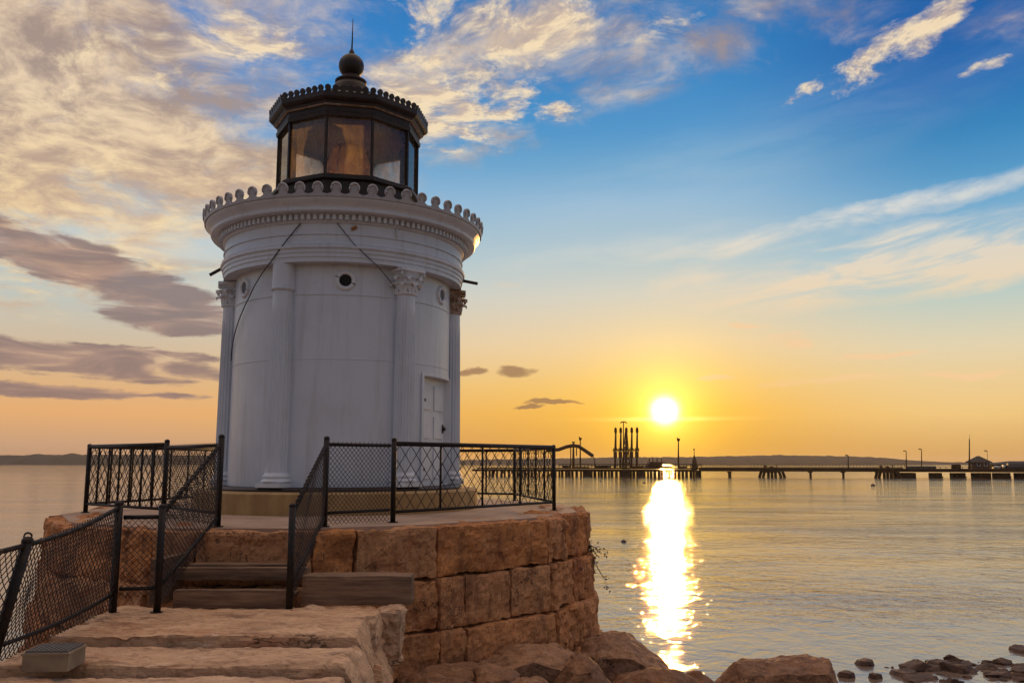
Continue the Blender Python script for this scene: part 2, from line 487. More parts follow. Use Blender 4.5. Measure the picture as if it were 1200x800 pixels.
class MB:
    def __init__(s):
        s.v, s.f, s.smooth, s.tint = [], [], [], []
        s.cur_tint = 0.5

    def add(s, vs, fs, smooth=False):
        o = len(s.v)
        s.v += [Vector(p) for p in vs]
        s.tint += [s.cur_tint] * len(vs)
        s.f += [tuple(i + o for i in f) for f in fs]
        s.smooth += [smooth] * len(fs)
        return s

    def box(s, c, h, R=None):
        R = R or Matrix.Identity(3)
        c = Vector(c)
        vs = [c + R @ Vector((sx * h[0], sy * h[1], sz * h[2])) for sx in (-1, 1) for sy in (-1, 1) for sz in (-1, 1)]
        return s.add(vs, [(0, 1, 3, 2), (4, 6, 7, 5), (0, 4, 5, 1), (2, 3, 7, 6), (0, 2, 6, 4), (1, 5, 7, 3)])

    def tube(s, pts, r, n=8, caps=True, smooth=True):
        pts = [Vector(p) for p in pts]
        rs = r if isinstance(r, (list, tuple)) else [r] * len(pts)
        vs, fs = [], []
        for i, p in enumerate(pts):
            a = pts[max(i - 1, 0)]
            b = pts[min(i + 1, len(pts) - 1)]
            t = (b - a).normalized()
            up = Vector((0, 0, 1)) if abs(t.z) < 0.9 else Vector((1, 0, 0))
            e1 = t.cross(up).normalized()
            e2 = e1.cross(t)
            for k in range(n):
                w = 2 * pi * (k + 0.5) / n
                vs.append(p + (e1 * cos(w) + e2 * sin(w)) * rs[i])
        for i in range(len(pts) - 1):
            for k in range(n):
                a, b = i * n + k, i * n + (k + 1) % n
                fs.append((a, b, b + n, a + n))
        if caps:
            fs.append(tuple(range(n))[::-1])
            fs.append(tuple(range((len(pts) - 1) * n, len(pts) * n)))
        return s.add(vs, fs, smooth)

    def lathe(s, prof, cx=0, cy=0, n=64, a0=0.0, smooth=False, arc=2 * pi, cap=False):
        """prof: list of (radius, z)"""
        full = abs(arc - 2 * pi) < 1e-6
        m = n if full else n + 1
        vs, fs = [], []
        for (r, z) in prof:
            for k in range(m):
                w = a0 + arc * k / n
                vs.append((cx + r * cos(w), cy + r * sin(w), z))
        for i in range(len(prof) - 1):
            for k in range(n):
                k2 = (k + 1) % m
                fs.append((i * m + k, i * m + k2, (i + 1) * m + k2, (i + 1) * m + k))
        if cap:
            fs.append(tuple(range(m))[::-1])
            fs.append(tuple(range((len(prof) - 1) * m, len(prof) * m)))
        return s.add(vs, fs, smooth)

    def prism(s, poly, z0, z1):
        n = len(poly)
        vs = [(p[0], p[1], z0) for p in poly] + [(p[0], p[1], z1) for p in poly]
        fs = [tuple(range(n))[::-1], tuple(range(n, 2 * n))] + [(i, (i + 1) % n, n + (i + 1) % n, n + i) for i in range(n)]
        return s.add(vs, fs)

    def plate(s, poly, o, ex, ey, en, th):
        """2D outline extruded by thickness th along en"""
        o, ex, ey, en = Vector(o), Vector(ex), Vector(ey), Vector(en)
        n = len(poly)
        b = [o + ex * p[0] + ey * p[1] for p in poly]
        vs = [p - en * th / 2 for p in b] + [p + en * th / 2 for p in b]
        fs = [tuple(range(n))[::-1], tuple(range(n, 2 * n))] + [(i, (i + 1) % n, n + (i + 1) % n, n + i) for i in range(n)]
        return s.add(vs, fs)

    def ribbon(s, pts, ws, side, th):
        """strip of varying width along pts; side = width direction"""
        pts = [Vector(p) for p in pts]
        side = Vector(side).normalized()
        vs, fs = [], []
        for i, p in enumerate(pts):
            t = (pts[min(i + 1, len(pts) - 1)] - pts[max(i - 1, 0)]).normalized()
            nn = t.cross(side).normalized()
            for a, b in ((-1, -1), (1, -1), (1, 1), (-1, 1)):
                vs.append(p + side * a * ws[i] + nn * b * th / 2)
        for i in range(len(pts) - 1):
            for k in range(4):
                a, b = i * 4 + k, i * 4 + (k + 1) % 4
                fs.append((a, b, b + 4, a + 4))
        fs += [(3, 2, 1, 0), tuple(range(len(pts) * 4 - 4, len(pts) * 4))]
        return s.add(vs, fs)

    def ball(s, c, r, n=16, sq=(1, 1, 1)):
        prof = [(max(r * sin(pi * i / n), 1e-4), -r * cos(pi * i / n)) for i in range(n + 1)]
        o = len(s.v)
        s.lathe(prof, 0, 0, n * 2, smooth=True)
        for i in range(o, len(s.v)):
            q = s.v[i]
            s.v[i] = Vector((c[0] + q.x * sq[0], c[1] + q.y * sq[1], c[2] + q.z * sq[2]))
        return s

    def build(s, name, m, parent=None, origin=None):
        if parent is not None:
            org = ORG[parent.name]
        elif origin is not None:
            org = Vector(origin)
        else:
            xs, ys, zs = zip(*[(p.x, p.y, p.z) for p in s.v])
            org = Vector(((min(xs) + max(xs)) / 2, (min(ys) + max(ys)) / 2, min(zs)))
        me = bpy.data.meshes.new(name)
        me.from_pydata([tuple(p - org) for p in s.v], [], s.f)
        me.polygons.foreach_set('use_smooth', s.smooth)
        at_ = me.attributes.new('tint', 'FLOAT', 'POINT')
        at_.data.foreach_set('value', s.tint)
        me.materials.append(m)
        me.update()
        o = bpy.data.objects.new(name, me)
        COL.objects.link(o)
        if parent is not None:
            o.parent = parent
        else:
            o.location = org
        ORG[o.name] = org
        return o


def tag(o, label=None, cat=None, group=None, kind=None):
    if label:
        o['label'] = label
    if cat:
        o['category'] = cat
    if group:
        o['group'] = group
    if kind:
        o['kind'] = kind
    return o


def thing(name, loc, label, cat, group=None):
    o = bpy.data.objects.new(name, None)
    o.empty_display_size = 0.2
    COL.objects.link(o)
    o.location = loc
    ORG[o.name] = Vector(loc)
    return tag(o, label, cat, group)


def dup(root, delta, label=None):
    r = root.copy()
    COL.objects.link(r)
    r.location = root.location + Vector(delta)
    ORG[r.name] = Vector(r.location)
    if label:
        r['label'] = label
    for ch in list(root.children):
        c = ch.copy()
        COL.objects.link(c)
        c.parent = r
        ORG[c.name] = ORG[r.name]
        for g in list(ch.children):
            k = g.copy()
            COL.objects.link(k)
            k.parent = c
    return r


def fbm(p, oct=4):
    a, s_, f = 0.0, 0.5, 1.0
    for i in range(oct):
        a += s_ * noise.noise(p * f)
        f *= 2.03
        s_ *= 0.5
    return a


def facet(q, k=1.0):
    """broken-stone facets: every cell of a Voronoi division is tilted its own way"""
    d_, pts = noise.voronoi(q)
    c = pts[0]
    t = noise.cell_vector(c * 3.7)
    return (q - c).dot(t - Vector((0.5, 0.5, 0.5))) * k


def rough_block(mb, c, h, R=None, res=0.09, rnd=0.04, amp=0.03, freq=1.6, seed=0.0, fine=0.4, smooth=False, shape=None, groove=0.0, chip=1.0, fac=0.0):
    """hewn block: rounded box whose skin is broken up by noise"""
    R = R or Matrix.Identity(3)
    c = Vector(c)
    N = [max(2, int(round(2 * h[i] / res))) for i in range(3)]
    idx, vs, fs = {}, [], []
    off = Vector((seed * 7.13, seed * 3.7, -seed * 5.1))

    def vert(i, j, k):
        key = (i, j, k)
        if key in idx:
            return idx[key]
        p = Vector((-h[0] + 2 * h[0] * i / N[0], -h[1] + 2 * h[1] * j / N[1], -h[2] + 2 * h[2] * k / N[2]))
        inn = Vector([max(-h[q] + rnd, min(h[q] - rnd, p[q])) for q in range(3)])
        dlt = p - inn
        if dlt.length > 1e-6:
            nrm = dlt.normalized()
            p = inn + nrm * min(rnd, dlt.length)
        else:
            nrm = Vector((0, 0, 1))
        if shape:
            p = shape(p)
        q = p * freq + off
        dd = fbm(q, 3) * amp * 1.6 + fbm(q * 5.3, 3) * amp * fine
        # chipped edges
        e = sum(1 for w in range(3) if abs(abs(p[w]) - h[w]) < rnd * 1.2)
        if e >= 2:
            dd -= chip * amp * max(0.0, noise.noise(q * 2.1) + 0.25)
        if fac:
            dd += fac * (facet(q * 1.3) + 0.5 * facet(q * 3.1))
        if groove:
            for (fx, fy, sd2) in ((0.55, 3.2, 0.0), (1.3, 6.5, 9.0)):
                rg = 1 - abs(noise.noise(Vector((p.x * fx + seed, p.y * fy, p.z * 3 + sd2)))) * 2.6
                if rg > 0:
                    dd -= groove * rg * rg * (1.0 if fx < 1 else 0.5) * max(0.0, 0.4 + noise.noise(Vector((p.x * 0.8, p.y, seed))))
            pit = noise.noise(Vector((p.x * 5 + seed, p.y * 9, p.z * 9)))
            if pit > 0.32:
                dd -= (pit - 0.32) * groove * 1.6
        p = p + nrm * dd
        idx[key] = len(vs)
        vs.append(c + R @ p)
        return idx[key]
    for (a, b, w) in ((0, 1, 2), (1, 2, 0), (2, 0, 1)):
        for side in (0, N[w]):
            for i in range(N[a]):
                for j in range(N[b]):
                    q = []
                    for (di, dj) in ((0, 0), (1, 0), (1, 1), (0, 1)):
                        key = [0, 0, 0]
                        key[a], key[b], key[w] = i + di, j + dj, side
                        q.append(vert(*key))
                    fs.append(tuple(q) if side else tuple(q[::-1]))
    return mb.add(vs, fs, smooth)


ICO = None


def ico_dirs(sub):
    import bmesh
    bm = bmesh.new()
    bmesh.ops.create_icosphere(bm, subdivisions=sub, radius=1)
    vs = [v.co.normalized() for v in bm.verts]
    fs = [tuple(v.index for v in f.verts) for f in bm.faces]
    bm.free()
    return vs, fs


ICOS = {k: ico_dirs(k) for k in (2, 3, 4, 5)}


def boulder(mb, c, r, seed, sub=5, planes=13, amp=0.05, rotz=0.0, flat_top=None):
    rnd = random.Random(seed)
    pl = []
    for i in range(planes):
        n = Vector((rnd.uniform(-1, 1), rnd.uniform(-1, 1), rnd.uniform(-0.7, 1))).normalized()
        pl.append((n, rnd.uniform(0.58, 0.86)))
    if flat_top:
        pl.append((Vector((rnd.uniform(-.15, .15), rnd.uniform(-.35, .0), 1)).normalized(), flat_top))
    dirs, fs = ICOS[sub]
    vs = []
    off = Vector((seed * 1.7, seed * 0.9, seed * 2.3))
    R = Matrix.Rotation(rotz, 3, 'Z')
    for d_ in dirs:
        p = d_.copy()
        for n, k in pl:
            q = p.dot(n) - k
            if q > 0:
                p -= n * q * 0.93
        p += d_ * (fbm(d_ * 1.7 + off, 4) * amp * 2.2 + fbm(d_ * 8 + off, 3) * amp * 0.6)
        p = Vector((p.x * r[0], p.y * r[1], p.z * r[2]))
        vs.append(Vector(c) + R @ p)
    return mb.add(vs, fs, False)


# ================================================================== SETTING
# ---- water
mb = MB()
mb.add([(-3800, -600, 0), (3800, -600, 0), (3800, 4200, 0), (-3800, 4200, 0)], [(0, 1, 2, 3)])
tag(mb.build('water', M['water'], origin=(0, 0, 0)), 'rippled evening harbour water catching the low sun', kind='structure')


# ---- shore terrain on which the boulders lie
def shore_z(x, y):
    # ridge of rubble beside the breakwater, falling to the water on the right
    t = max(0.0, min(1.0, (x + 2.0) / 5.2))
    a = 1.35 + (-1.75) * t * t * (3 - 2 * t)
    near = max(0.0, min(1.0, (7.5 - y) / 6.0))
    a += near * 1.2
    # low beach at the far right
    e = y - (17.6 + 0.35 * sin(x * 0.9) + 0.10 * (x - 9))
    b = max(-0.8, min(1.2, -e * 0.10)) if x > 3 else -1
    bl = max(0.0, min(1.0, (x - 7.0) / 3.0))
    z = max(a if y < 14 else a - (y - 14) * 0.5, -0.8)
    z = max(z, b * bl - 0.8 * (1 - bl))
    z += 0.13 * fbm(Vector((x * 1.3, y * 1.3, 2.2)), 4)
    return z


mb = MB()
nx, ny = 150, 150
X0, X1, Y0, Y1 = -3.9, 22.0, -12.0, 20.5
vs, fs = [], []
for j in range(ny + 1):
    for i in range(nx + 1):
        x, y = X0 + (X1 - X0) * i / nx, Y0 + (Y1 - Y0) * j / ny
        vs.append((x, y, shore_z(x, y)))
for j in range(ny):
    for i in range(nx):
        a = j * (nx + 1) + i
        fs.append((a, a + 1, a + nx + 2, a + nx + 1))
mb.add(vs, fs, True)
tag(mb.build('shore', M['beach']), 'dark stony shore sloping into the harbour', kind='structure')


# ---- hills across the water (wooded ridges with a broken tree line)
def ridge(name, pts, Y, depth, seed):
    """pts: list of (u, v_top)"""
    mb = MB()
    rnd = random.Random(seed)
    us = []
    u = pts[0][0]
    while u <= pts[-1][0]:
        us.append(u)
        u += 0.9
    rows = 7
    vs, fs = [], []
    for i, u in enumerate(us):
        for k in range(len(pts) - 1):
            if pts[k][0] <= u <= pts[k + 1][0]:
                w = (u - pts[k][0]) / (pts[k + 1][0] - pts[k][0])
                v = pts[k][1] * (1 - w) + pts[k + 1][1] * w
        p = at(u, v, Y=Y)
        H = max(p.z, 0.5) + 1.5 * fbm(Vector((u * 0.08, seed, 0))) + 1.6 * fbm(Vector((u * 0.45, seed, 3)))
        for j in range(rows):
            s_ = j / (rows - 1)
            prof = sin(min(1.0, s_ * 1.9) * pi / 2) if s_ < 0.53 else 1 - 0.4 * (s_ - 0.53) / 0.47
            jit = 0 if j in (0,) else 1.2 * fbm(Vector((u * 0.5, j * 3.1, seed)))
            vs.append((p.x, Y + depth * s_ * 0.6 + jit * 4, -0.5 if j == 0 else (H + jit) * prof))
    for i in range(len(us) - 1):
        for j in range(rows - 1):
            a = i * rows + j
            fs.append((a, a + rows, a + rows + 1, a + 1))
    mb.add(vs, fs, False)
    return tag(mb.build(name, M['wood_far']), kind='structure')


ridge('hills', [(-420, 533), (-150, 531), (0, 533), (15, 531), (22, 532), (50, 532.5), (58, 530), (66, 532), (105, 532), (250, 533), (330, 536), (420, 540)], 1500, 260, 3)
ridge('hills', [(470, 540), (560, 538), (640, 537), (680, 536), (740, 535), (800, 535), (860, 534), (905, 533), (935, 532.5), (960, 533), (1020, 534),
                (1060, 536), (1090, 538.5), (1110, 540), (1135, 541.5), (1200, 542), (1500, 541)], 1350, 260, 8)


# ================================================================== LIGHTHOUSE
TX, TY = -2.88, 14.62
BZ = EYE - 0.366                    # bottom of the iron wall
TERR = EYE - 0.75                   # terrace
VA = atan2(-TY, -TX)                # bearing from the tower to the viewer
lh = thing('lighthouse', (TX, TY, TERR), 'squat white cast-iron lighthouse with Corinthian columns and a dark glazed lantern', 'lighthouse')
Z = lambda rel: EYE + rel


def rad(a):
    """bearing around the tower, degrees from the viewer, positive to the right"""
    return VA + radians(a)


def rpos(a, r, z):
    w = rad(a)
    return Vector((TX + r * cos(w), TY + r * sin(w), z))


# pedestal and dark ring
mb = MB()
mb.lathe([(0.1, TERR - 0.05), (2.30, TERR - 0.05), (2.30, Z(-0.455)), (2.27, Z(-0.43)), (1.9, Z(-0.425))], TX, TY, 96)
mb.build('pedestal', M['pedestal'], lh)
mb = MB()
mb.lathe([(2.06, Z(-0.424)), (2.06, Z(-0.40)), (2.0, Z(-0.366)), (1.7, Z(-0.364))], TX, TY, 96)
mb.build('base_ring', M['dark_iron'], lh)

# wall with raised seams and the recess for the door
WR = 1.80
DOORA = 61.0
DW = 18.0      # half-width in degrees
DZ1 = Z(1.36)
n = 240
rows = [Z(-0.366), Z(-0.34), DZ1, Z(1.528), Z(1.53), Z(1.548), Z(1.55), Z(2.51), Z(2.512), Z(2.536), Z(2.538), Z(3.0)]
rr = [WR, WR, WR, WR, WR + 0.006, WR + 0.006, WR, WR, WR + 0.012, WR + 0.012, WR, WR]
mb = MB()
for i in range(len(rows) - 1):
    vs, fs = [], []
    for ii in (i, i + 1):
        for k in range(n):
            w = 2 * pi * k / n
            vs.append((TX + rr[ii] * cos(w), TY + rr[ii] * sin(w), rows[ii]))
    for k in range(n):
        dg = math.degrees(2 * pi * (k + 0.5) / n - VA)
        dg = (dg + 180) % 360 - 180
        if i == 1 and abs(dg - DOORA) < DW:
            continue
        k2 = (k + 1) % n
        fs.append((k, k2, n + k2, n + k))
    mb.add(vs, fs, abs(rr[i] - rr[i + 1]) < 1e-6)
wall = mb.build('wall', M['paint'], lh)

# door recess, door leaf, handle, hinge plates
mb = MB()
for k in range(24):
    a, b = DOORA - DW - 0.4 + (2 * DW + 0.8) * k / 24, DOORA - DW - 0.4 + (2 * DW + 0.8) * (k + 1) / 24
    q = [rpos(a, 1.812, DZ1), rpos(b, 1.812, DZ1), rpos(b, 1.60, DZ1), rpos(a, 1.60, DZ1)]
    q2 = [p + Vector((0, 0, 0.05)) for p in q]
    mb.add(q + q2, [(0, 1, 2, 3), (7, 6, 5, 4), (0, 4, 5, 1), (2, 6, 7, 3)])
for a in (DOORA - DW, DOORA + DW):
    for (r0, r1) in ((1.60, 1.83),):
        c = (rpos(a, r0, 0) + rpos(a, r1, 0)) / 2
        R = Matrix.Rotation(rad(a), 3, 'Z')
        mb.box((c.x, c.y, (Z(-0.36) + DZ1) / 2), (0.115, 0.025, (DZ1 - Z(-0.36)) / 2), R)
mb.build('door_frame', M['trim'], lh)
mb = MB()
dc = rpos(DOORA, 1.63, 0)
Rd = Matrix.Rotation(rad(DOORA), 3, 'Z')
hh = (DZ1 - Z(-0.36)) / 2
mb.box((dc.x, dc.y, Z(-0.36) + hh), (0.02, 0.53, hh), Rd)
for (z0, z1) in ((0.10, 0.62), (0.74, 1.10), (1.20, 1.60)):
    for sy in (-0.25, 0.25):
        c = Vector((dc.x, dc.y, Z(-0.36) + (z0 + z1) / 2)) + Rd @ Vector((0.024, sy, 0))
        mb.box(c, (0.012, 0.19, (z1 - z0) / 2), Rd)
door = mb.build('door', M['trim'], lh)
mb = MB()
c = Vector((dc.x, dc.y, Z(0.55))) + Rd @ Vector((0.06, 0.42, 0))
mb.ball(c, 0.035, 8)
mb.box(c - Rd @ Vector((0.03, 0, 0)), (0.012, 0.03, 0.07), Rd)
mb.build('handle', M['dark_iron'], door)

for hz_ in (0.25, 1.35):
    mb = MB()
    c = Vector((dc.x, dc.y, Z(-0.36) + hz_)) + Rd @ Vector((0.035, -0.40, 0))
    mb.box(c, (0.008, 0.10, 0.022), Rd)
    mb.tube([c + Rd @ Vector((0.008, -0.10, -0.05)), c + Rd @ Vector((0.008, -0.10, 0.05))], 0.014, 8)
    mb.build('hinge', M['dark_iron'], door)

# entablature: three fascias, frieze, bed mould, corona and cyma
mb = MB()
prof = [(1.78, 2.985), (2.00, 2.98), (2.00, 3.05), (2.015, 3.052), (2.015, 3.115), (2.03, 3.117), (2.03, 3.175), (2.055, 3.18), (2.06, 3.20),
        (2.04, 3.225), (2.045, 3.25), (2.01, 3.26), (2.0, 3.29), (2.0, 3.392), (2.02, 3.394), (2.02, 3.41), (2.0, 3.412), (2.0, 3.56), (2.03, 3.575),
        (2.04, 3.60), (2.04, 3.68), (2.10, 3.69), (2.20, 3.695), (2.225, 3.70), (2.235, 3.715), (2.225, 3.73), (2.23, 3.76), (2.25, 3.79),
        (2.29, 3.83), (2.315, 3.86), (2.32, 3.90), (2.30, 3.915), (2.2, 3.92)]
mb.lathe([(r, Z(z_)) for r, z_ in prof], TX, TY, 144)
for k in range(138):
    a = 360 * k / 138
    c = rpos(a, 2.075, Z(3.643))
    mb.box(c, (0.036, 0.026, 0.040), Matrix.Rotation(rad(a), 3, 'Z'))
ent = mb.build('entablature', M['paint'], lh)


def antefix(mb, o, ex, ey, en, w, sc_=1.0, th=0.035, rim=True):
    s = sc_
    poly = [(-w / 2, -0.02 * s), (w / 2, -0.02 * s), (w / 2, 0.018 * s)]
    arc1 = [(w / 2 - (w / 2 - 0.05 * s) * sin(t * pi / 2 / 4), 0.018 * s + 0.06 * s * (1 - cos(t * pi / 2 / 4))) for t in range(1, 5)]
    poly += arc1
    cc, R = 0.118 * s, 0.082 * s
    a0 = -radians(48)
    for t in range(0, 15):
        a = a0 + (pi - 2 * a0) * t / 14
        poly.append((R * cos(a), cc + R * sin(a)))
    poly += [(-x_, y_) for x_, y_ in arc1[::-1]]
    poly.append((-w / 2, 0.018 * s))
    mb.plate(poly, o, ex, ey, en, th)
    if rim:
        o2 = Vector(o) + Vector(en) * (th / 2)
        pts = []
        for t in range(0, 13):
            a = radians(-30) + radians(240) * t / 12
            pts.append(o2 + Vector(ex) * (0.066 * s * cos(a)) + Vector(ey) * (cc + 0.066 * s * sin(a)))
        mb.tube(pts, 0.019 * s, 6)


mb = MB()
NA = 55
for k in range(NA):
    a = 360 * (k + 0.35) / NA
    w = rad(a)
    en = Vector((cos(w), sin(w), 0))
    ex = Vector((-sin(w), cos(w), 0))
    ey = (Vector((0, 0, 1)) + en * 0.12).normalized()
    antefix(mb, rpos(a, 2.325, Z(3.905)), ex, ey, en, 2 * pi * 2.325 / NA * 0.985, 0.98)
mb.build('cresting', M['grimy'], ent)

# gallery floor inside the cresting
mb = MB()
mb.lathe([(1.0, Z(3.90)), (2.25, Z(3.90)), (2.25, Z(3.885)), (1.0, Z(3.88))], TX, TY, 96)
mb.build('gallery_floor', M['dark_iron'], lh)


# columns
def leaf(mb, base, out, up_h, w, curl, th=0.018):
    """acanthus leaf rising from base, bowing and curling outward"""
    side = Vector((-out.y, out.x, 0))
    pts, ws = [], []
    for i in range(9):
        t = i / 8
        if t < 0.7:
            p = base + out * (0.015 + 0.03 * t) + Vector((0, 0, up_h * t / 0.7 * 0.95))
        else:
            q = (t - 0.7) / 0.3
            p = base + out * (0.036 + curl * sin(q * pi * 0.62)) + Vector((0, 0, up_h * (0.95 + 0.10 * sin(q * pi) - 0.28 * q * q)))
        pts.append(p)
        ws.append(w * (0.85 + 0.45 * sin(min(1, t * 1.3) * pi)) * (1.0 if t < 0.75 else max(0.35, 1.4 - 1.1 * (t - 0.75) / 0.25)) * 0.5)
    mb.ribbon(pts, ws, side, th)
    # ribbed midline
    mb.tube([p + out * 0.012 for p in pts[:8]], 0.009, 5)


def column(a, ornate, rusty):
    col = tag(bpy.data.objects.new('column', None))
    COL.objects.link(col)
    col.parent = lh
    ORG[col.name] = ORG[lh.name]
    cr = 1.845
    c = rpos(a, cr, 0)
    en = Vector((cos(rad(a)), sin(rad(a)), 0))
    # fluted shaft with entasis
    mb = MB()
    zs = [Z(-0.16) + (Z(2.585) - Z(-0.16)) * t / 12 for t in range(13)]
    NF = 20
    m = NF * 6
    vs, fs = [], []
    for i, z_ in enumerate(zs):
        t = i / 12
        R0 = 0.172 - 0.018 * t ** 1.7
        fl = 1.0 if 0 < i < 11 else 0.0
        if i >= 11:
            fl = 0.15
        for k in range(m):
            w = 2 * pi * k / m
            ph = (k % 6) / 6.0
            R_ = R0 - fl * 0.017 * (sin(pi * ph) ** 0.7 if ph > 0 else 0)
            vs.append((c.x + R_ * cos(w), c.y + R_ * sin(w), z_))
    for i in range(12):
        for k in range(m):
            k2 = (k + 1) % m
            fs.append((i * m + k, i * m + k2, (i + 1) * m + k2, (i + 1) * m + k))
    mb.add(vs, fs, False)
    mb.build('shaft', M['paint'], col)
    # base: plinth and two tori
    mb = MB()
    Ra = Matrix.Rotation(rad(a), 3, 'Z')
    mb.box((c.x, c.y, Z(-0.335)), (0.215, 0.215, 0.03), Ra)
    mb.lathe([(0.20, Z(-0.305)), (0.225, Z(-0.29)), (0.228, Z(-0.27)), (0.20, Z(-0.25)), (0.185, Z(-0.235)), (0.20, Z(-0.22)),
              (0.203, Z(-0.20)), (0.185, Z(-0.185)), (0.172, Z(-0.15))], c.x, c.y, 40, smooth=True)
    mb.build('column_base', M['trim'], col)
    # capital
    mb = MB()
    if ornate:
        mb.lathe([(0.158, Z(2.56)), (0.185, Z(2.575)), (0.188, Z(2.595)), (0.160, Z(2.612)), (0.160, Z(2.75)), (0.178, Z(2.84)), (0.215, Z(2.905)), (0.225, Z(2.92))],
                 c.x, c.y, 32, smooth=True)
        for k in range(8):
            o = Vector((cos(k * pi / 4 + rad(a)), sin(k * pi / 4 + rad(a)), 0))
            if o.dot(en) < -0.5:
                continue
            leaf(mb, c + o * 0.150 + Vector((0, 0, Z(2.60))), o, 0.135, 0.105, 0.085)
            o2 = Vector((cos((k + 0.5) * pi / 4 + rad(a)), sin((k + 0.5) * pi / 4 + rad(a)), 0))
            leaf(mb, c + o2 * 0.155 + Vector((0, 0, Z(2.67))), o2, 0.165, 0.11, 0.095)
        for k in range(4):
            w = rad(a) + pi / 4 + k * pi / 2
            o = Vector((cos(w), sin(w), 0))
            if o.dot(en) < -0.3:
                continue
            pts = []
            for t in range(14):
                q = t / 13
                if q < 0.5:
                    pts.append(c + o * (0.17 + 0.10 * q * 2) + Vector((0, 0, Z(2.78) + 0.13 * q * 2)))
                else:
                    g = (q - 0.5) * 2 * pi * 1.5
                    rr_ = 0.035 * (1 - 0.5 * (q - 0.5) * 2)
                    pts.append(c + o * (0.27 + rr_ * sin(g)) + Vector((0, 0, Z(2.875) + rr_ * cos(g))))
            mb.tube(pts, 0.016, 6)
        # concave-sided abacus
        poly = []
        for k in range(4):
            for t in range(6):
                w = k * pi / 2 + pi / 4 + (pi / 2) * t / 6
                rr_ = 0.315 - 0.085 * sin(pi * t / 6)
                poly.append((rr_ * cos(w), rr_ * sin(w)))
        ex = Vector((cos(rad(a)), sin(rad(a)), 0))
        ey = Vector((-sin(rad(a)), cos(rad(a)), 0))
        mb.plate(poly, c + Vector((0, 0, Z(2.945))), ex, ey, (0, 0, 1), 0.05)
        mb.build('capital', M['rustpaint'] if rusty else M['trim'], col)
    else:
        mb.lathe([(0.155, Z(2.56)), (0.178, Z(2.575)), (0.190, Z(2.590)), (0.190, Z(2.602)), (0.172, Z(2.612)), (0.172, Z(2.98))], c.x, c.y, 40, smooth=False)
        o = mb.build('capital', M['paint'], col)
        tag(o, 'plain capital drum stripped of its leaves')
    return col


for a, orn, ru in ((-90, True, False), (-30, False, False), (30, True, False), (90, True, True), (150, True, False), (210, True, False)):
    column(a, orn, ru)

# portholes
for a in (-60, 0, 60, 120, 180, 240):
    mb = MB()
    w = rad(a)
    en = Vector((cos(w), sin(w), 0))
    ex = Vector((-sin(w), cos(w), 0))
    c = rpos(a, WR + 0.004, Z(2.735))
    ring = []
    R0 = 0.124
    for k in range(40):
        g = 2 * pi * k / 40
        ring.append(c + ex * R0 * cos(g) + Vector((0, 0, R0 * sin(g))))
    ring.append(ring[0])
    mb.tube(ring, 0.034, 8, caps=False)
    pts = [c + ex * 0.158 * cos(2 * pi * k / 40) + Vector((0, 0, 0.158 * sin(2 * pi * k / 40))) - en * 0.01 for k in range(41)]
    mb.tube(pts, 0.014, 6, caps=False)
    ph = mb.build('porthole', M['trim'], lh)
    mb = MB()
    pl = [(0.10 * cos(2 * pi * k / 32), 0.10 * sin(2 * pi * k / 32)) for k in range(32)]
    mb.plate(pl, c + en * 0.004, ex, (0, 0, 1), en, 0.006)
    mb.build('pane', M['void'] if a == 0 else M['greybox'], ph)

# small fittings on the drum: drain spouts, cable, stub bracket
for a, dz, L in ((-97, 3.30, 0.30), (88, 3.13, 0.30)):
    mb = MB()
    p0 = rpos(a, 2.0, Z(dz) + 0.05)
    p1 = rpos(a, 2.0 + L, Z(dz) - (0.13 if a < 0 else 0.0))
    mb.tube([p0, p1], 0.028, 8)
    mb.build('drain_spout', M['dark_iron'], lh)


def surf_cable(pts, r=0.008):
    mb = MB()
    P = []
    for i in range(len(pts) - 1):
        (a0, r0, z0), (a1, r1, z1) = pts[i], pts[i + 1]
        for t in range(10):
            q = t / 10
            P.append(rpos(a0 + (a1 - a0) * q, r0 + (r1 - r0) * q, Z(z0 + (z1 - z0) * q)))
    P.append(rpos(*pts[-1][:2], Z(pts[-1][2])))
    mb.tube(P, r, 5)
    return mb


surf_cable([(-20, 2.02, 3.56), (-27, 2.045, 3.25), (-34, 2.02, 2.985), (-36, 1.99, 2.95), (-52, 1.86, 2.55), (-82, 1.82, 1.65)], 0.009).build('cable', M['dark_iron'], lh)
surf_cable([(-4, 2.02, 3.56), (3, 2.045, 3.25), (12, 2.02, 2.985), (14, 1.97, 2.95), (24, 1.87, 2.66)], 0.008).build('cable', M['greybox'], lh)
mb = MB()
mb.box(rpos(3, 2.02, Z(3.50)), (0.02, 0.045, 0.022), Matrix.Rotation(rad(3), 3, 'Z') @ Matrix.Rotation(0.5, 3, 'X'))
mb.build('cable_clip', mat('rust_clip', (0.28, 0.11, 0.03), 0.7), lh)
mb = MB()
mb.tube([rpos(22, 2.02, Z(3.57)), rpos(22, 2.03, Z(3.42))], 0.014, 6)
mb.build('pipe_stub', M['trim'], lh)

# lantern -------------------------------------------------------------
a10 = VA + radians(18)


def ring10(mb, prof, smooth=False):
    return mb.lathe([(r, Z(z_)) for r, z_ in prof], TX, TY, 10, a0=a10, smooth=smooth)


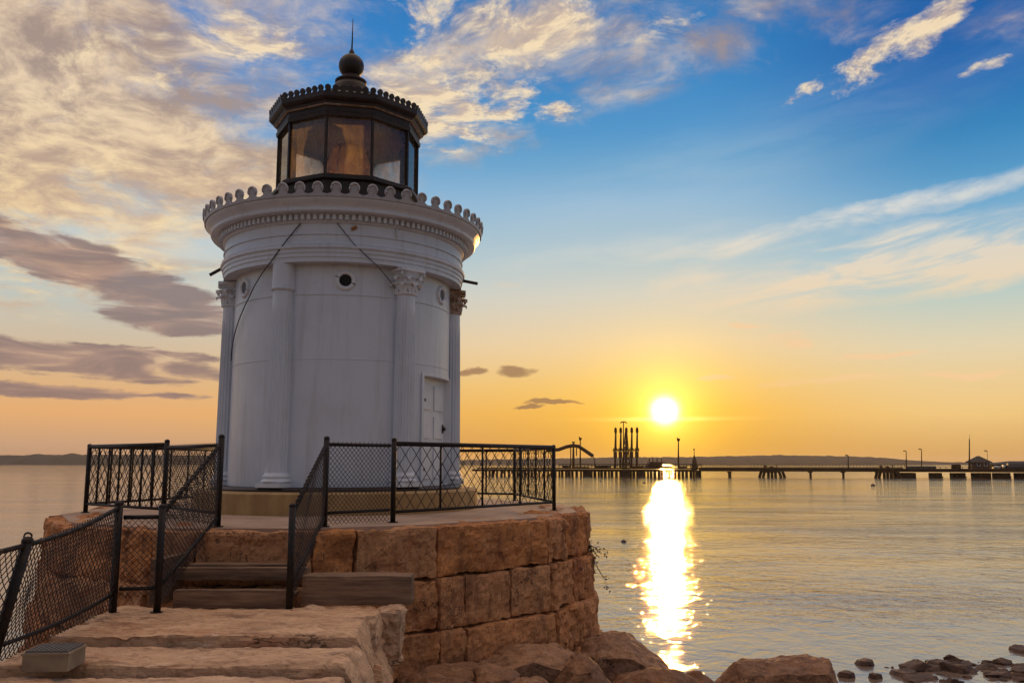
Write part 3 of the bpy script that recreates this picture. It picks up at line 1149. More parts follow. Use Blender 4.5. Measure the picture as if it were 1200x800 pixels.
mb = MB()
ring10(mb, [(1.27, 3.89), (1.27, 4.10), (1.24, 4.13), (1.24, 4.50), (1.30, 4.53), (1.30, 4.59), (1.26, 4.615), (1.05, 4.62), (1.05, 3.9)])
mb.build('lantern_parapet', M['dark_iron'], lh)
LR = 1.20
GZ0, GZ1 = 4.62, 5.62
for k in range(10):
    w = a10 + 2 * pi * k / 10
    mb = MB()
    c = Vector((TX + LR * cos(w), TY + LR * sin(w), Z((GZ0 + GZ1) / 2)))
    mb.box(c, (0.026, 0.017, (GZ1 - GZ0) / 2 + 0.02), Matrix.Rotation(w, 3, 'Z'))
    mb.build('mullion', M['dark_iron'], lh)
    w2 = w + 2 * pi / 10
    p0 = Vector((TX + (LR - 0.012) * cos(w), TY + (LR - 0.012) * sin(w), 0))
    p1 = Vector((TX + (LR - 0.012) * cos(w2), TY + (LR - 0.012) * sin(w2), 0))
    mb = MB()
    t = (p1 - p0).normalized()
    p0, p1 = p0 + t * 0.012, p1 - t * 0.012
    mb.add([(p0.x, p0.y, Z(GZ0)), (p1.x, p1.y, Z(GZ0)), (p1.x, p1.y, Z(GZ1)), (p0.x, p0.y, Z(GZ1))], [(0, 1, 2, 3)])
    mb.build('pane', M['glass'], lh)
mb = MB()
ring10(mb, [(1.0, 5.60), (1.25, 5.60), (1.26, 5.66), (1.24, 5.68), (1.24, 5.76), (1.30, 5.79), (1.31, 5.82), (1.36, 5.85), (1.385, 5.88), (1.385, 5.94),
            (1.35, 5.955), (1.10, 6.08), (0.62, 6.30), (0.34, 6.42), (0.30, 6.43)])
roof = mb.build('lantern_roof', M['dark_iron'], lh)
mb = MB()
ring10(mb, [(1.262, 5.765), (1.292, 5.780), (1.292, 5.800), (1.262, 5.80)])
mb.build('trim_strip', M['rustpaint'], roof)
mb = MB()
ring10(mb, [(0.02, 5.72), (0.9, 5.61), (1.17, 5.605)])
mb.build('ceiling', M['brown_ceiling'], lh)
mb = MB()
for k in range(10):
    w, w2 = a10 + 2 * pi * k / 10, a10 + 2 * pi * (k + 1) / 10
    p0 = Vector((TX + 1.37 * cos(w), TY + 1.37 * sin(w), Z(5.945)))
    p1 = Vector((TX + 1.37 * cos(w2), TY + 1.37 * sin(w2), Z(5.945)))
    ex = (p1 - p0).normalized()
    en = Vector((ex.y, -ex.x, 0))
    L = (p1 - p0).length / 7
    for q in range(7):
        antefix(mb, p0 + ex * L * (q + 0.5), ex, (Vector((0, 0, 1)) + en * 0.1).normalized(), en, L * 0.99, 0.60, 0.03, rim=False)
mb.build('cresting', M['dark_iron'], roof)
# ventilator ball
mb = MB()
mb.lathe([(0.42, Z(6.38)), (0.42, Z(6.46)), (0.34, Z(6.50)), (0.31, Z(6.60)), (0.26, Z(6.68)), (0.28, Z(6.70)), (0.28, Z(6.73)), (0.20, Z(6.78)), (0.15, Z(6.84))], TX, TY, 40, smooth=False)
mb.ball((TX, TY, Z(7.02)), 0.225, 16)
mb.lathe([(0.06, Z(7.22)), (0.05, Z(7.28)), (0.03, Z(7.33)), (0.012, Z(7.36))], TX, TY, 16, smooth=True)
vb = mb.build('ventilator_ball', M['dark_iron'], lh)
mb = MB()
mb.tube([(TX, TY, Z(7.30)), (TX + 0.005, TY, Z(7.60)), (TX + 0.005, TY, Z(7.93))], [0.016, 0.011, 0.006], 6)
mb.build('lightning_rod', M['dark_iron'], vb)
# lamp inside
mb = MB()
mb.lathe([(0.05, Z(4.2)), (0.30, Z(4.2)), (0.30, Z(4.35)), (0.12, Z(4.40)), (0.12, Z(4.58)), (0.26, Z(4.62)), (0.28, Z(4.68)), (0.05, Z(4.70))], TX, TY, 32)
mb.build('lamp_stand', M['brass'], lh)
prof = []
for i in range(24):
    t = i / 23
    z_ = 4.69 + 0.78 * t
    R_ = 0.20 + 0.17 * sin(pi * t) ** 0.6
    prof += [(R_, Z(z_)), (R_ + 0.010, Z(z_ + 0.010)), (R_, Z(z_ + 0.030))]
mb = MB()
mb.lathe(prof, TX, TY, 48)
mb.build('lens', M['lens'], lh)
mb = MB()
for k in range(6):
    w = VA + pi / 6 + k * pi / 3
    mb.tube([(TX + 0.34 * cos(w), TY + 0.34 * sin(w), Z(4.66)), (TX + 0.37 * cos(w), TY + 0.37 * sin(w), Z(5.05)), (TX + 0.3 * cos(w), TY + 0.3 * sin(w), Z(5.46))], 0.014, 6)
mb.lathe([(0.32, Z(5.44)), (0.30, Z(5.47)), (0.10, Z(5.56)), (0.03, Z(5.66))], TX, TY, 32)
mb.build('lens_cage', M['brass'], lh)

# ================================================================== STONE PIER UNDER THE LIGHTHOUSE
pier_poly = [(-4.05, 9.95), (-2.25, 9.93), (-0.92, 10.62), (0.46, 11.95), (1.12, 13.35), (1.15, 15.2), (0.55, 17.0), (-0.9, 18.4), (-3.0, 18.9),
             (-5.0, 18.3), (-6.4, 16.9), (-6.95, 15.0), (-6.72, 12.75), (-5.7, 11.0)]
sp = thing('stone_pier', (TX, TY, 0), 'round pier of rough brown granite blocks under the white lighthouse', 'stone pier')
CH = 0.60
rnd = random.Random(5)
mb = MB()
mb.prism([((p[0] - TX) * 0.93 + TX, (p[1] - TY) * 0.93 + TY) for p in pier_poly], -1.0, TERR - 0.03)
mb.build('core', M['granite'], sp)
for ci in range(6):
    zt = TERR - 0.015 - ci * CH
    mb = MB()
    scale = 1.0 + 0.016 * ci
    for k in range(len(pier_poly)):
        p0 = Vector(((pier_poly[k][0] - TX) * scale + TX, (pier_poly[k][1] - TY) * scale + TY, 0))
        q = pier_poly[(k + 1) % len(pier_poly)]
        p1 = Vector(((q[0] - TX) * scale + TX, (q[1] - TY) * scale + TY, 0))
        t = (p1 - p0).normalized()
        nn = Vector((t.y, -t.x, 0))
        L = (p1 - p0).length
        if L > 1.35:
            cuts = [0.0, (0.35 + 0.3 * rnd.random()), 1.0]
            if ci == 0 and k == 0:
                cuts = [0, 0.27, 1.0]
            if ci == 0 and k == 1:
                cuts = [0, 0.33, 1.0]
            if ci == 1 and k == 2:
                cuts = [0, 0.22, 0.62, 1.0]
            if ci == 0 and k == 2:
                cuts = [0, 1.0]
            if ci == 2 and k == 2:
                cuts = [0, 0.2, 1.0]
        else:
            cuts = [0.0, 1.0]
        for c0, c1 in zip(cuts, cuts[1:]):
            if ci == 0 and k == 0 and False:
                continue
            a, b = p0 + t * L * c0, p0 + t * L * c1
            mid = (a + b) / 2 - nn * 0.33
            hx = L * (c1 - c0) / 2 - 0.010
            R = Matrix((t, nn, (0, 0, 1))).transposed()
            mb.cur_tint = rnd.random()
            vis = p0.y < 14.5
            rough_block(mb, (mid.x, mid.y, zt - CH / 2), (hx, 0.35 + rnd.uniform(-0.01, 0.05), CH / 2 - 0.009), R,
                        res=0.038 if vis else 0.16, rnd=0.014, amp=0.040 if k < 3 else 0.07, freq=2.3, seed=k * 3 + ci * 17 + c0, fine=0.8, chip=0.35, fac=0.035 if vis else 0)
    mb.build('masonry_course', M['granite'], sp)
mb = MB()
mb.prism([((p[0] - TX) * 0.965 + TX, (p[1] - TY) * 0.965 + TY) for p in pier_poly], TERR - 0.10, TERR)
mb.build('terrace_slab', M['deck'], sp)

# ================================================================== STEPS
st = thing('timber_steps', (-2.85, 9.4, Z(-1.47)), 'worn timber steps climbing from the breakwater to the lighthouse terrace', 'steps')
for (yf, zt, hgt, x0, x1, dp) in ((9.50, -1.12, 0.135, -3.62, -2.20, 0.13), (9.06, -1.29, 0.185, -3.46, -2.30, 0.13)):
    mb = MB()
    rough_block(mb, ((x0 + x1) / 2, yf + dp / 2, Z(zt - hgt / 2)), ((x1 - x0) / 2, dp / 2, hgt / 2), None, 0.05, 0.012, 0.008, 3, zt)
    mb.build('step_beam', M['timber'], st)
for (y0, y1, zt, x0, x1) in ((9.66, 9.92, -1.10, -3.55, -2.35), (9.20, 9.48, -1.34, -3.5, -2.25)):
    mb = MB()
    rough_block(mb, ((x0 + x1) / 2, (y0 + y1) / 2, Z(zt - 0.025)), ((x1 - x0) / 2, (y1 - y0) / 2, 0.025), None, 0.07, 0.008, 0.006, 3, y0)
    mb.build('tread_board', M['timber'], st)
for x in (-3.72,):
    mb = MB()
    rough_block(mb, (x, 9.60, Z(-1.24)), (0.07, 0.34, 0.24), None, 0.07, 0.015, 0.01, 3, x)
    mb.build('side_post', M['timber'], st)

mb = MB()
rough_block(mb, (-1.60, 9.28, Z(-1.305)), (0.57, 0.14, 0.15), None, 0.045, 0.02, 0.012, 3, 4.4)
tag(mb.build('timber_beam', M['timber']), 'squared timber beam lying beside the steps against the granite pier', 'timber beam')

# ================================================================== BREAKWATER SLABS
slab_spec = [
    # y0, y1, ztop, x0, x1, label
    (7.66, 9.10, -1.455, -4.00, -1.27, 'rough granite slab of the breakwater at the foot of the timber steps'),
    (6.85, 7.53, -1.525, -4.02, -1.17, 'pitted granite slab of the breakwater, second from the timber steps'),
    (5.2, 6.73, -1.585, -4.02, -1.19, 'granite slab of the breakwater at the bottom edge of the view beside the floodlight box'),
]
SLB = []
for i, (y0, y1, zt, x0, x1, lb) in enumerate(slab_spec):
    mb = MB()
    mb.cur_tint = 0.4 + 0.2 * i

    def shp(p, hx=(x1 - x0) / 2):
        # right-hand end is broken, leaning out towards its foot
        e = max(0.0, (p.x - hx + 0.35) / 0.35)
        return Vector((p.x + e * (0.06 - 0.50 * p.z) * (0.6 + 0.6 * noise.noise(Vector((p.y * 2.5, p.z * 3, 5)))) + e * 0.22 * facet(Vector((p.y * 1.6, p.z * 2.4, 3.0 + y0))), p.y, p.z))
    hz = 0.40
    rough_block(mb, ((x0 + x1) / 2, (y0 + y1) / 2, Z(zt - hz)), ((x1 - x0) / 2, (y1 - y0) / 2, hz), None, 0.030, 0.022, 0.022, 1.7, i * 2.3 + 1, 1.0, shape=shp, groove=0.04, fac=0.028, chip=0.9)
    tag(mb.build('granite_slab', M['slab']), lb, 'granite slab', 'granite slabs of the breakwater')
for i in range(6):       # the same breakwater, on towards and past the viewer
    y1 = 5.17 - i * 1.45
    mb = MB()
    mb.cur_tint = 0.5
    rough_block(mb, (-2.6, y1 - 0.70, Z(-1.62 - 0.40)), (1.42, 0.69, 0.40), None, 0.09, 0.045, 0.035, 1.5, i + 21.0, 0.7)
    tag(mb.build('granite_slab', M['slab']), 'granite slab of the breakwater nearer the viewer, below the picture', 'granite slab', 'granite slabs of the breakwater')
# broken stone behind the first slab, at the foot of the pier
mb = MB()
mb.cur_tint = 0.9
rough_block(mb, (-1.62, 9.02, Z(-1.72)), (0.52, 0.16, 0.27), None, 0.035, 0.03, 0.05, 2.2, 8.8, 0.9, fac=0.06)
tag(mb.build('broken_stone', M['slab']), 'pale broken stone wedged between the end of the slabs and the timber beam', 'stone')
# body of the breakwater below the slabs
mb = MB()
for i in range(9):
    mb.cur_tint = (i * 0.37) % 1
    rough_block(mb, (-2.62, 8.45 - i * 1.7, 1.0), (1.52, 0.84, 0.78), None, 0.11, 0.08, 0.09, 1.2, i + 40.0, 0.6)
tag(mb.build('breakwater', M['granite']), 'rough granite body of the breakwater below its top slabs', 'breakwater')

# ---- floodlight box by the fence
fb = thing('floodlight_box', at(62, 786, z=Z(-1.52)), 'beige ground floodlight box with a grey grille, beside the leaning fence post', 'floodlight')
c = at(60, 786, z=Z(-1.52))
Rb = Matrix.Rotation(0.06, 3, 'Z')
mb = MB()
cb = Vector((c.x - 0.07, c.y + 0.17, Z(-1.53)))
prof_w = 0.205
mb.box(cb + Vector((0, 0, 0.058)), (0.165, 0.15, 0.058), Rb)
mb.box(cb + Vector((0, 0, 0.124)), (0.173, 0.158, 0.008), Rb)
mb.build('housing', M['box'], fb)
mb = MB()
mb.box(cb + Vector((0, 0, 0.136)), (0.155, 0.14, 0.004), Rb)
for k in range(-4, 5):
    mb.box(cb + Rb @ Vector((k * 0.036, 0, 0.143)), (0.005, 0.14, 0.006), Rb)
for k in range(-3, 4):
    mb.box(cb + Rb @ Vector((0, k * 0.042, 0.1445)), (0.155, 0.005, 0.006), Rb)
mb.build('grille', M['grille'], fb)


# ================================================================== RAILINGS AND CHAIN-LINK
def lattice(mb, A, B, C, D, cell, r, aspect=1.0, seg=1, bulge=0.0, seed=0.0, zig=False):
    """diamond wire mesh over the quad A (bottom start), B (bottom end), C (top end), D (top start)"""
    A, B, C, D = map(Vector, (A, B, C, D))
    Wd, Hd = (B - A).length, (D - A).length
    nrm = (B - A).cross(D - A).normalized()

    def P(s, t):
        a, b = s / Wd, t / Hd
        p = A * (1 - a) * (1 - b) + B * a * (1 - b) + C * a * b + D * (1 - a) * b
        if bulge:
            p = p + nrm * bulge * (noise.noise(Vector((s * 1.7 + seed, t * 1.9, seed))) * sin(pi * b) )
        return p
    ch = cell * aspect
    for sg in (1, -1):
        k0 = -int(Hd / ch) - 2
        k1 = int(Wd / cell) + int(Hd / ch) + 3
        for k in range(k0, k1):
            # line s = k*cell + sg * t / aspect
            tlo, thi = 0.0, Hd
            s0 = (k + (0.0)) * cell
            # clip in s
            f = lambda t: s0 + sg * t / aspect
            ta, tb = (0 - s0) * aspect * sg, (Wd - s0) * aspect * sg
            lo, hi = max(tlo, min(ta, tb)), min(thi, max(ta, tb))
            if hi - lo < 0.01:
                continue
            pts = []
            for i in range(seg + 1):
                t = lo + (hi - lo) * i / seg
                pts.append(P(f(t), t) + nrm * (r * 0.8 * sg))
            mb.tube(pts, r, 4, caps=False, smooth=True)


def post(parent, p, h, r=0.033, lean=(0, 0), cap=True, below=0.03):
    mb = MB()
    p = Vector(p)
    top = p + Vector((lean[0], lean[1], h))
    r = r * 0.84
    mb.tube([p - Vector((0, 0, below)), top], r, 12)
    mb.lathe([(0.0, p.z + 0.012), (r * 1.9, p.z + 0.012), (r * 1.9, p.z - 0.01)], p.x, p.y, 12)
    if cap:
        mb.ball(top, r * 1.08, 7, (1, 1, 0.8))
    return mb.build('post', M['black_metal'], parent)


def rail(parent, pts, r=0.022, name='rail'):
    mb = MB()
    mb.tube(pts, r, 10)
    return mb.build(name, M['black_metal'], parent)


V = Vector
up = lambda h: V((0, 0, h))
PH = 1.0
TZ = TERR
pC = V((-1.50, 11.05, TZ))
pD = V((0.66, 13.76, TZ))
pG = V((-2.20, 10.30, TZ))     # head of the right-hand stair rail
pF = V((-3.45, 10.30, TZ))     # head of the left-hand stair rail
pB = V((-4.67, 11.75, TZ))
pA = V((-6.42, 13.20, TZ))
pE = V((0.05, 17.3, TZ))       # back posts
pE2 = V((-2.8, 18.5, TZ))
pE3 = V((-5.3, 17.5, TZ))


def picket_panel(parent, a, b, n, cell=0.17, z0=0.13, z1=0.985, sub=0.0, asp=1.15):
    """tube panel: top and bottom rails, pickets and a wide wire lattice"""
    rail(parent, [a + up(z1), b + up(z1)], 0.030, 'top_rail')
    rail(parent, [a + up(z0), b + up(z0)], 0.020, 'bottom_rail')
    for i in range(1, n):
        q = a.lerp(b, i / n)
        mb = MB()
        mb.tube([q + up(z0), q + up(z1)], 0.016, 8)
        mb.build('picket', M['black_metal'], parent)
    mb = MB()
    lattice(mb, a + up(z0), b + up(z0), b + up(z1), a + up(z1), cell, 0.0048, asp)
    mb.build('wire_lattice', M['black_metal'], parent)


# right terrace railing (front corner to right corner and round the back)
t = thing('terrace_railing', (pC + pD) / 2, 'black tube railing with wide diamond lattice on the right of the terrace', 'railing', 'terrace railings')
post(t, pC, 1.03, 0.040)
post(t, pD, 1.0, 0.036)
picket_panel(t, pC, pD, 4, 0.20, asp=1.2)
t = thing('terrace_railing', (pD + pE) / 2, 'lattice railing running back from the right corner behind the lighthouse', 'railing', 'terrace railings')
post(t, pE, 1.0, 0.036)
picket_panel(t, pD, pE, 5, 0.20, asp=1.2)
t = thing('terrace_railing', (pE + pE2) / 2, 'lattice railing at the far side of the terrace, mostly hidden by the lighthouse', 'railing', 'terrace railings')
post(t, pE2, 1.0, 0.036)
picket_panel(t, pE, pE2, 5, 0.20, asp=1.2)
t = thing('terrace_railing', (pE2 + pE3) / 2, 'short lattice railing behind the lighthouse on its left', 'railing', 'terrace railings')
post(t, pE3, 1.0, 0.036)
picket_panel(t, pE2, pE3, 5, 0.20, asp=1.2)
t = thing('terrace_railing', (pE3 + pA) / 2, 'picket railing along the seaward left edge of the terrace, seen through the nearer railing', 'railing', 'terrace railings')
post(t, pA, 1.0, 0.040)
picket_panel(t, pE3, pA, 9, 0.16, asp=1.3)
# left terrace railing, front face
t = thing('terrace_railing', (pA + pB) / 2, 'black picket railing with diamond lattice on the left corner of the terrace', 'railing', 'terrace railings')
post(t, pB, 1.03, 0.040)
picket_panel(t, pA, pB, 7, 0.15, asp=1.4)


def link_panel(parent, a, b, z0, z1, cell=0.062, r=0.0034, spikes=True, aspect=1.05, bulge=0.025, seg=4, rr=0.021, bot=True, zb0=None, zb1=None):
    ha, hb = z1 if not isinstance(z1, tuple) else z1[0], z1 if not isinstance(z1, tuple) else z1[1]
    rail(parent, [a + up(ha), b + up(hb)], rr, 'top_rail')
    if bot:
        rail(parent, [a + up(z0 + 0.14 if zb0 is None else zb0), b + up(z0 + 0.14 if zb1 is None else zb1)], rr * 0.9, 'bottom_rail')
    mb = MB()
    lattice(mb, a + up(z0), b + up(z0), b + up(hb + 0.015), a + up(ha + 0.015), cell, r, aspect, seg, bulge, a.x)
    if spikes:
        L = (b - a).length
        d_ = (b - a).normalized()
        nq = int(L / cell)
        for k in range(nq):
            q = a.lerp(b, (k + 0.5) / nq) + up(ha + (hb - ha) * (k + 0.5) / nq)
            mb.tube([q - d_ * 0.02 + up(0.0), q + d_ * 0.004 + up(0.035), q + d_ * 0.02 + up(0.0)], r, 4)
    mb.build('chain_link', M['galv'], parent)


# chain-link gap panel between the stair head and the front corner
t = thing('chain_link_barrier', (pG + pC) / 2, 'chain-link panel between the right stair post and the front corner post', 'fence panel', 'chain-link panels')
post(t, pG, 1.03, 0.040)
link_panel(t, pG, pC + (pG - pC).normalized() * 0.06, 0.02, 0.96)
t = thing('chain_link_barrier', (pF + pB) / 2, 'chain-link panel between the left stair post and the left terrace railing', 'fence panel', 'chain-link panels')
post(t, pF, 1.05, 0.042)
link_panel(t, pF, pB + (pF - pB).normalized() * 0.06, 0.02, 0.95)
# left side of the steps
GZ = Z(-1.47)
sL = V((-3.50, 8.78, GZ))
sR = V((-2.24, 8.95, GZ))
t = thing('stair_railing', (sL + pF) / 2, 'sloping chain-link hand railing on the left of the timber steps', 'stair railing', 'stair railings')
post(t, sL, 1.03, 0.042)


def stair_panel(t, a, b, seed):
    rail(t, [a + up(0.95), b + up(0.97)], 0.022, 'top_rail')
    rail(t, [a + up(0.24), b + up(0.12)], 0.019, 'bottom_rail')
    mb = MB()
    lattice(mb, a + up(0.05), b + up(0.02), b + up(0.99), a + up(0.97), 0.062, 0.0036, 1.05, 3, 0.02, seed)
    n_ = 18
    for k in range(n_):
        q = a.lerp(b, (k + 0.5) / n_) + up(0.965)
        mb.tube([q + V((-0.02, -0.024, 0.0)), q + V((0.0, -0.01, 0.03)), q + V((0.02, 0.016, 0.022)), q + V((0.022, 0.03, -0.01))], 0.006, 5)
    mb.build('chain_link', M['galv'], t)


stair_panel(t, sL, pF, 1.0)

t = thing('stair_railing', (sR + pG) / 2, 'sloping chain-link hand railing on the right of the timber steps', 'stair railing', 'stair railings')
post(t, sR, 1.03, 0.042)
stair_panel(t, sR, pG, 2.0)
# breakwater fence along the left
fA = V((-3.90, 8.70, GZ))
fB = V((-3.86, 6.62, Z(-1.55)))
fC = V((-3.95, 4.2, Z(-1.6)))
fD = V((-3.95, 1.6, Z(-1.6)))
t = thing('chain_link_barrier', (fA + sL) / 2, 'narrow chain-link panel joining the breakwater fence to the left stair post', 'fence panel', 'chain-link panels')
link_panel(t, sL, fA + (sL - fA).normalized() * 0.05, 0.16, 0.93, spikes=False, zb0=0.24, zb1=0.24)
t = thing('chain_link_fence', (fA + fB) / 2, 'black chain-link fence along the seaward edge of the breakwater, with one leaning post', 'fence')
post(t, fA, 1.06, 0.045)
o = post(t, fB, 0.965, 0.048, lean=(0.22, 0.0))
tag(o, 'leaning fence post')
post(t, fC, 1.08, 0.045, lean=(0.1, 0))
post(t, fD, 1.08, 0.045)
fBt = fB + V((0.215, 0.0, 0))
mbl = MB()
for (a, b, ta, tb, sd, h0, h1) in ((fA, fB, V((0, 0, 0)), V((0.215, 0, 0)), 3.0, 1.03, 0.935), (fB, fC, V((0.215, 0, 0)), V((0.1, 0, 0)), 5.0, 0.935, 0.95),
                                    (fC, fD, V((0.1, 0, 0)), V((0, 0, 0)), 6.0, 0.95, 1.0)):
    pts = []
    for i in range(9):
        q = i / 8
        pts.append((a + ta).lerp(b + tb, q) + up(h0 + (h1 - h0) * q - 0.04 * sin(pi * q)))
    rail(t, pts, 0.020, 'top_rail')
    for q in pts[1:-1]:
        mbl.lathe([(0.001, q.z - 0.027), (0.0265, q.z - 0.010), (0.0265, q.z + 0.010), (0.001, q.z + 0.027)], q.x, q.y, 8)
    pts = [(a + ta * 0.2).lerp(b + tb * 0.2, i / 8) + up(0.20 - 0.04 * sin(pi * i / 8)) for i in range(9)]
    rail(t, pts, 0.018, 'bottom_rail')
    lattice(mbl, a + ta * 0.05 + up(0.06), b + tb * 0.05 + up(0.06), b + tb + up(h1), a + ta + up(h0), 0.060, 0.0038, 1.35, 6, 0.08, sd)
mbl.build('chain_link', M['galv'], t)
mb = MB()
pt = fB + V((0.22, 0, 0.975))
mb.tube([pt + V((0.03 * cos(a), 0.0, 0.025 + 0.025 * sin(a))) for a in [k * pi / 6 for k in range(13)]], 0.008, 6)
mb.build('wire_loop', M['black_metal'], t)

# ================================================================== BOULDERS
import bmesh


def hull_rock(mb, pts, seed, cuts=7, amp=0.035):
    """angular quarry stone: convex hull of the given points, broken up by noise"""
    bm = bmesh.new()
    for p in pts:
        bm.verts.new(p)
    bmesh.ops.convex_hull(bm, input=bm.verts)
    for v in [v for v in bm.verts if not v.link_faces]:
        bm.verts.remove(v)
    bmesh.ops.dissolve_limit(bm, angle_limit=0.12, verts=bm.verts, edges=bm.edges)
    bmesh.ops.triangulate(bm, faces=bm.faces)
    for it in range(3):
        lg = [e for e in bm.edges if e.calc_length() > (0.5, 0.24, 0.12)[it]]
        bmesh.ops.subdivide_edges(bm, edges=lg, cuts=1 if it else 2, use_grid_fill=True)
        bmesh.ops.triangulate(bm, faces=bm.faces)
    bmesh.ops.smooth_vert(bm, verts=bm.verts, factor=0.22, use_axis_x=True, use_axis_y=True, use_axis_z=True)
    lg = [e for e in bm.edges if e.calc_length() > 0.05]
    bmesh.ops.subdivide_edges(bm, edges=lg, cuts=1, use_grid_fill=True)
    bmesh.ops.triangulate(bm, faces=bm.faces)
    bm.normal_update()
    off = V((seed * 1.7, seed * 0.9, seed * 2.3))
    nv = []
    for v in bm.verts:
        q = v.co * 1.3 + off
        nv.append(v.co + v.normal * (fbm(q * 1.4, 3) * amp * 1.8 - amp * 1.1 * max(0, 1 - 3.2 * abs(fbm(q * 2.1, 2))) + fbm(q * 7, 3) * amp * 0.75 + 0.035 * facet(q * 1.6) + 0.02 * facet(q * 4)))
    idx = {v: i for i, v in enumerate(bm.verts)}
    mb.add(nv, [tuple(idx[v] for v in f.verts) for f in bm.faces], False)
    bm.free()


V = Vector
BL = [
    ([(560, 772), (590, 760), (628, 753), (646, 751), (664, 757), (684, 770), (692, 803), (556, 806)], 10.7, 0.55, 11, 'broad flat-topped boulder with pale facets against the foot of the pier'),
    ([(553, 780), (568, 775), (600, 778), (612, 788), (608, 808), (552, 810)], 9.75, 0.40, 12, 'small pale-topped boulder in front of the flat boulder by the pier'),
    ([(598, 797), (622, 790), (642, 793), (652, 806), (650, 815), (596, 815)], 9.35, 0.30, 19, 'low brown stone at the bottom edge below the pale-topped boulder'),
    ([(646, 798), (655, 781), (670, 767), (690, 763), (703, 775), (718, 800), (722, 818), (643, 818)], 10.2, 0.45, 23, 'dark pointed boulder in front of the pier corner'),
    ([(664, 762), (690, 747), (712, 739), (733, 739), (743, 746), (753, 760), (772, 773), (792, 785), (803, 802), (670, 818)], 12.6, 0.75, 31, 'large sloping boulder past the corner of the pier'),
    ([(714, 799), (740, 787), (770, 782), (800, 786), (824, 798), (832, 815), (712, 818)], 11.3, 0.5, 42, 'low brown boulder below the large sloping boulder'),
    ([(799, 790), (812, 783), (823, 785), (838, 797), (844, 812), (798, 815)], 13.9, 0.35, 53, 'small dark boulder between the sloping boulder and the square rock'),
    ([(837, 803), (847, 787), (860, 773), (880, 775), (896, 775), (912, 771), (973, 768), (980, 781), (982, 803), (978, 818), (836, 818)], 14.8, 0.6, 64, 'square flat-topped dark rock standing in the shallows'),
    ([(462, 792), (500, 781), (540, 775), (568, 774), (578, 790), (566, 812), (462, 815)], 10.15, 0.4, 71, 'long rough boulder lying under the lowest granite course'),
    ([(478, 800), (510, 790), (548, 793), (556, 812), (474, 815)], 9.3, 0.35, 82, 'brown boulder at the bottom edge just right of the granite slabs'),
]
for (ol, Y, ry, sd, lb) in BL:
    rr_ = random.Random(sd)
    P0 = [at(u, v, Y=Y) for (u, v) in ol]
    cen = sum(P0, V((0, 0, 0))) / len(P0)
    lowz = min(p.z for p in P0)
    pts = []
    for p in P0:
        low = p.z < cen.z - 0.5 * (cen.z - lowz)
        k = 1.0 if low else rr_.uniform(0.55, 0.82)
        pts.append(p)
        for sg in (-1, 1):
            q = cen + (p - cen) * (k + (0.05 if sg < 0 else 0))
            pts.append(V((q.x + rr_.uniform(-.05, .05), Y + sg * ry * rr_.uniform(0.75, 1.05), q.z + (0.0 if sg > 0 else -0.06) + rr_.uniform(-.04, .02))))
        if low:
            for sg in (-1, 0, 1):
                pts.append(V((p.x * 1.0, Y + sg * ry * 1.1, lowz - 0.9)))
    mb = MB()
    mb.cur_tint = rr_.random() * 0.9
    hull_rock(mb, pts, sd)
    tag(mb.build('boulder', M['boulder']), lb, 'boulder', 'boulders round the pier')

SR = [
    (998, 1029, 782, 18.0, 0.25, 'flat dark rock lying alone in the shallow water', 'f'),
    (978, 1004, 792, 17.0, 0.22, 'low rock at the water edge beside the square rock', 'a'),
    (1015, 1038, 794, 16.9, 0.22, 'small rock awash between the square rock and the shore', 'b'),
    (1038, 1080, 789, 17.1, 0.35, 'blocky rock at the start of the stony shore', 'c'),
    (1080, 1121, 778, 17.9, 0.40, 'rounded rock standing highest on the stony shore', 'd'),
    (1182, 1222, 764, 19.2, 0.45, 'dark rock at the outer end of the stony shore', 'e'),
]
for i, (u0, u1, vt, Y, ry, lb, k) in enumerate(SR):
    pl, pr = at(u0, vt + 8, Y=Y), at(u1, vt + 8, Y=Y)
    zt = max(at((u0 + u1) / 2, vt, Y=Y).z, 0.10)
    rr_ = random.Random(500 + i)
    cx, hx = (pl.x + pr.x) / 2, (pr.x - pl.x) / 2
    pts = []
    for q in range(20):
        a = 2 * pi * q / 10 + rr_.uniform(-.3, .3)
        up_ = q >= 10
        k_ = rr_.uniform(0.45, 0.8) if up_ else 1.05
        pts.append(V((cx + hx * cos(a) * k_, Y + ry * sin(a) * k_, zt * rr_.uniform(0.82, 1.0) if up_ else -0.15)))
    mb = MB()
    hull_rock(mb, pts, 200 + i * 7, amp=0.02)
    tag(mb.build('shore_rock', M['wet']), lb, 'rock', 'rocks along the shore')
rnd = random.Random(77)


def coast(x):
    return 17.9 + 0.35 * sin(x * 0.9) + 0.10 * (x - 9)


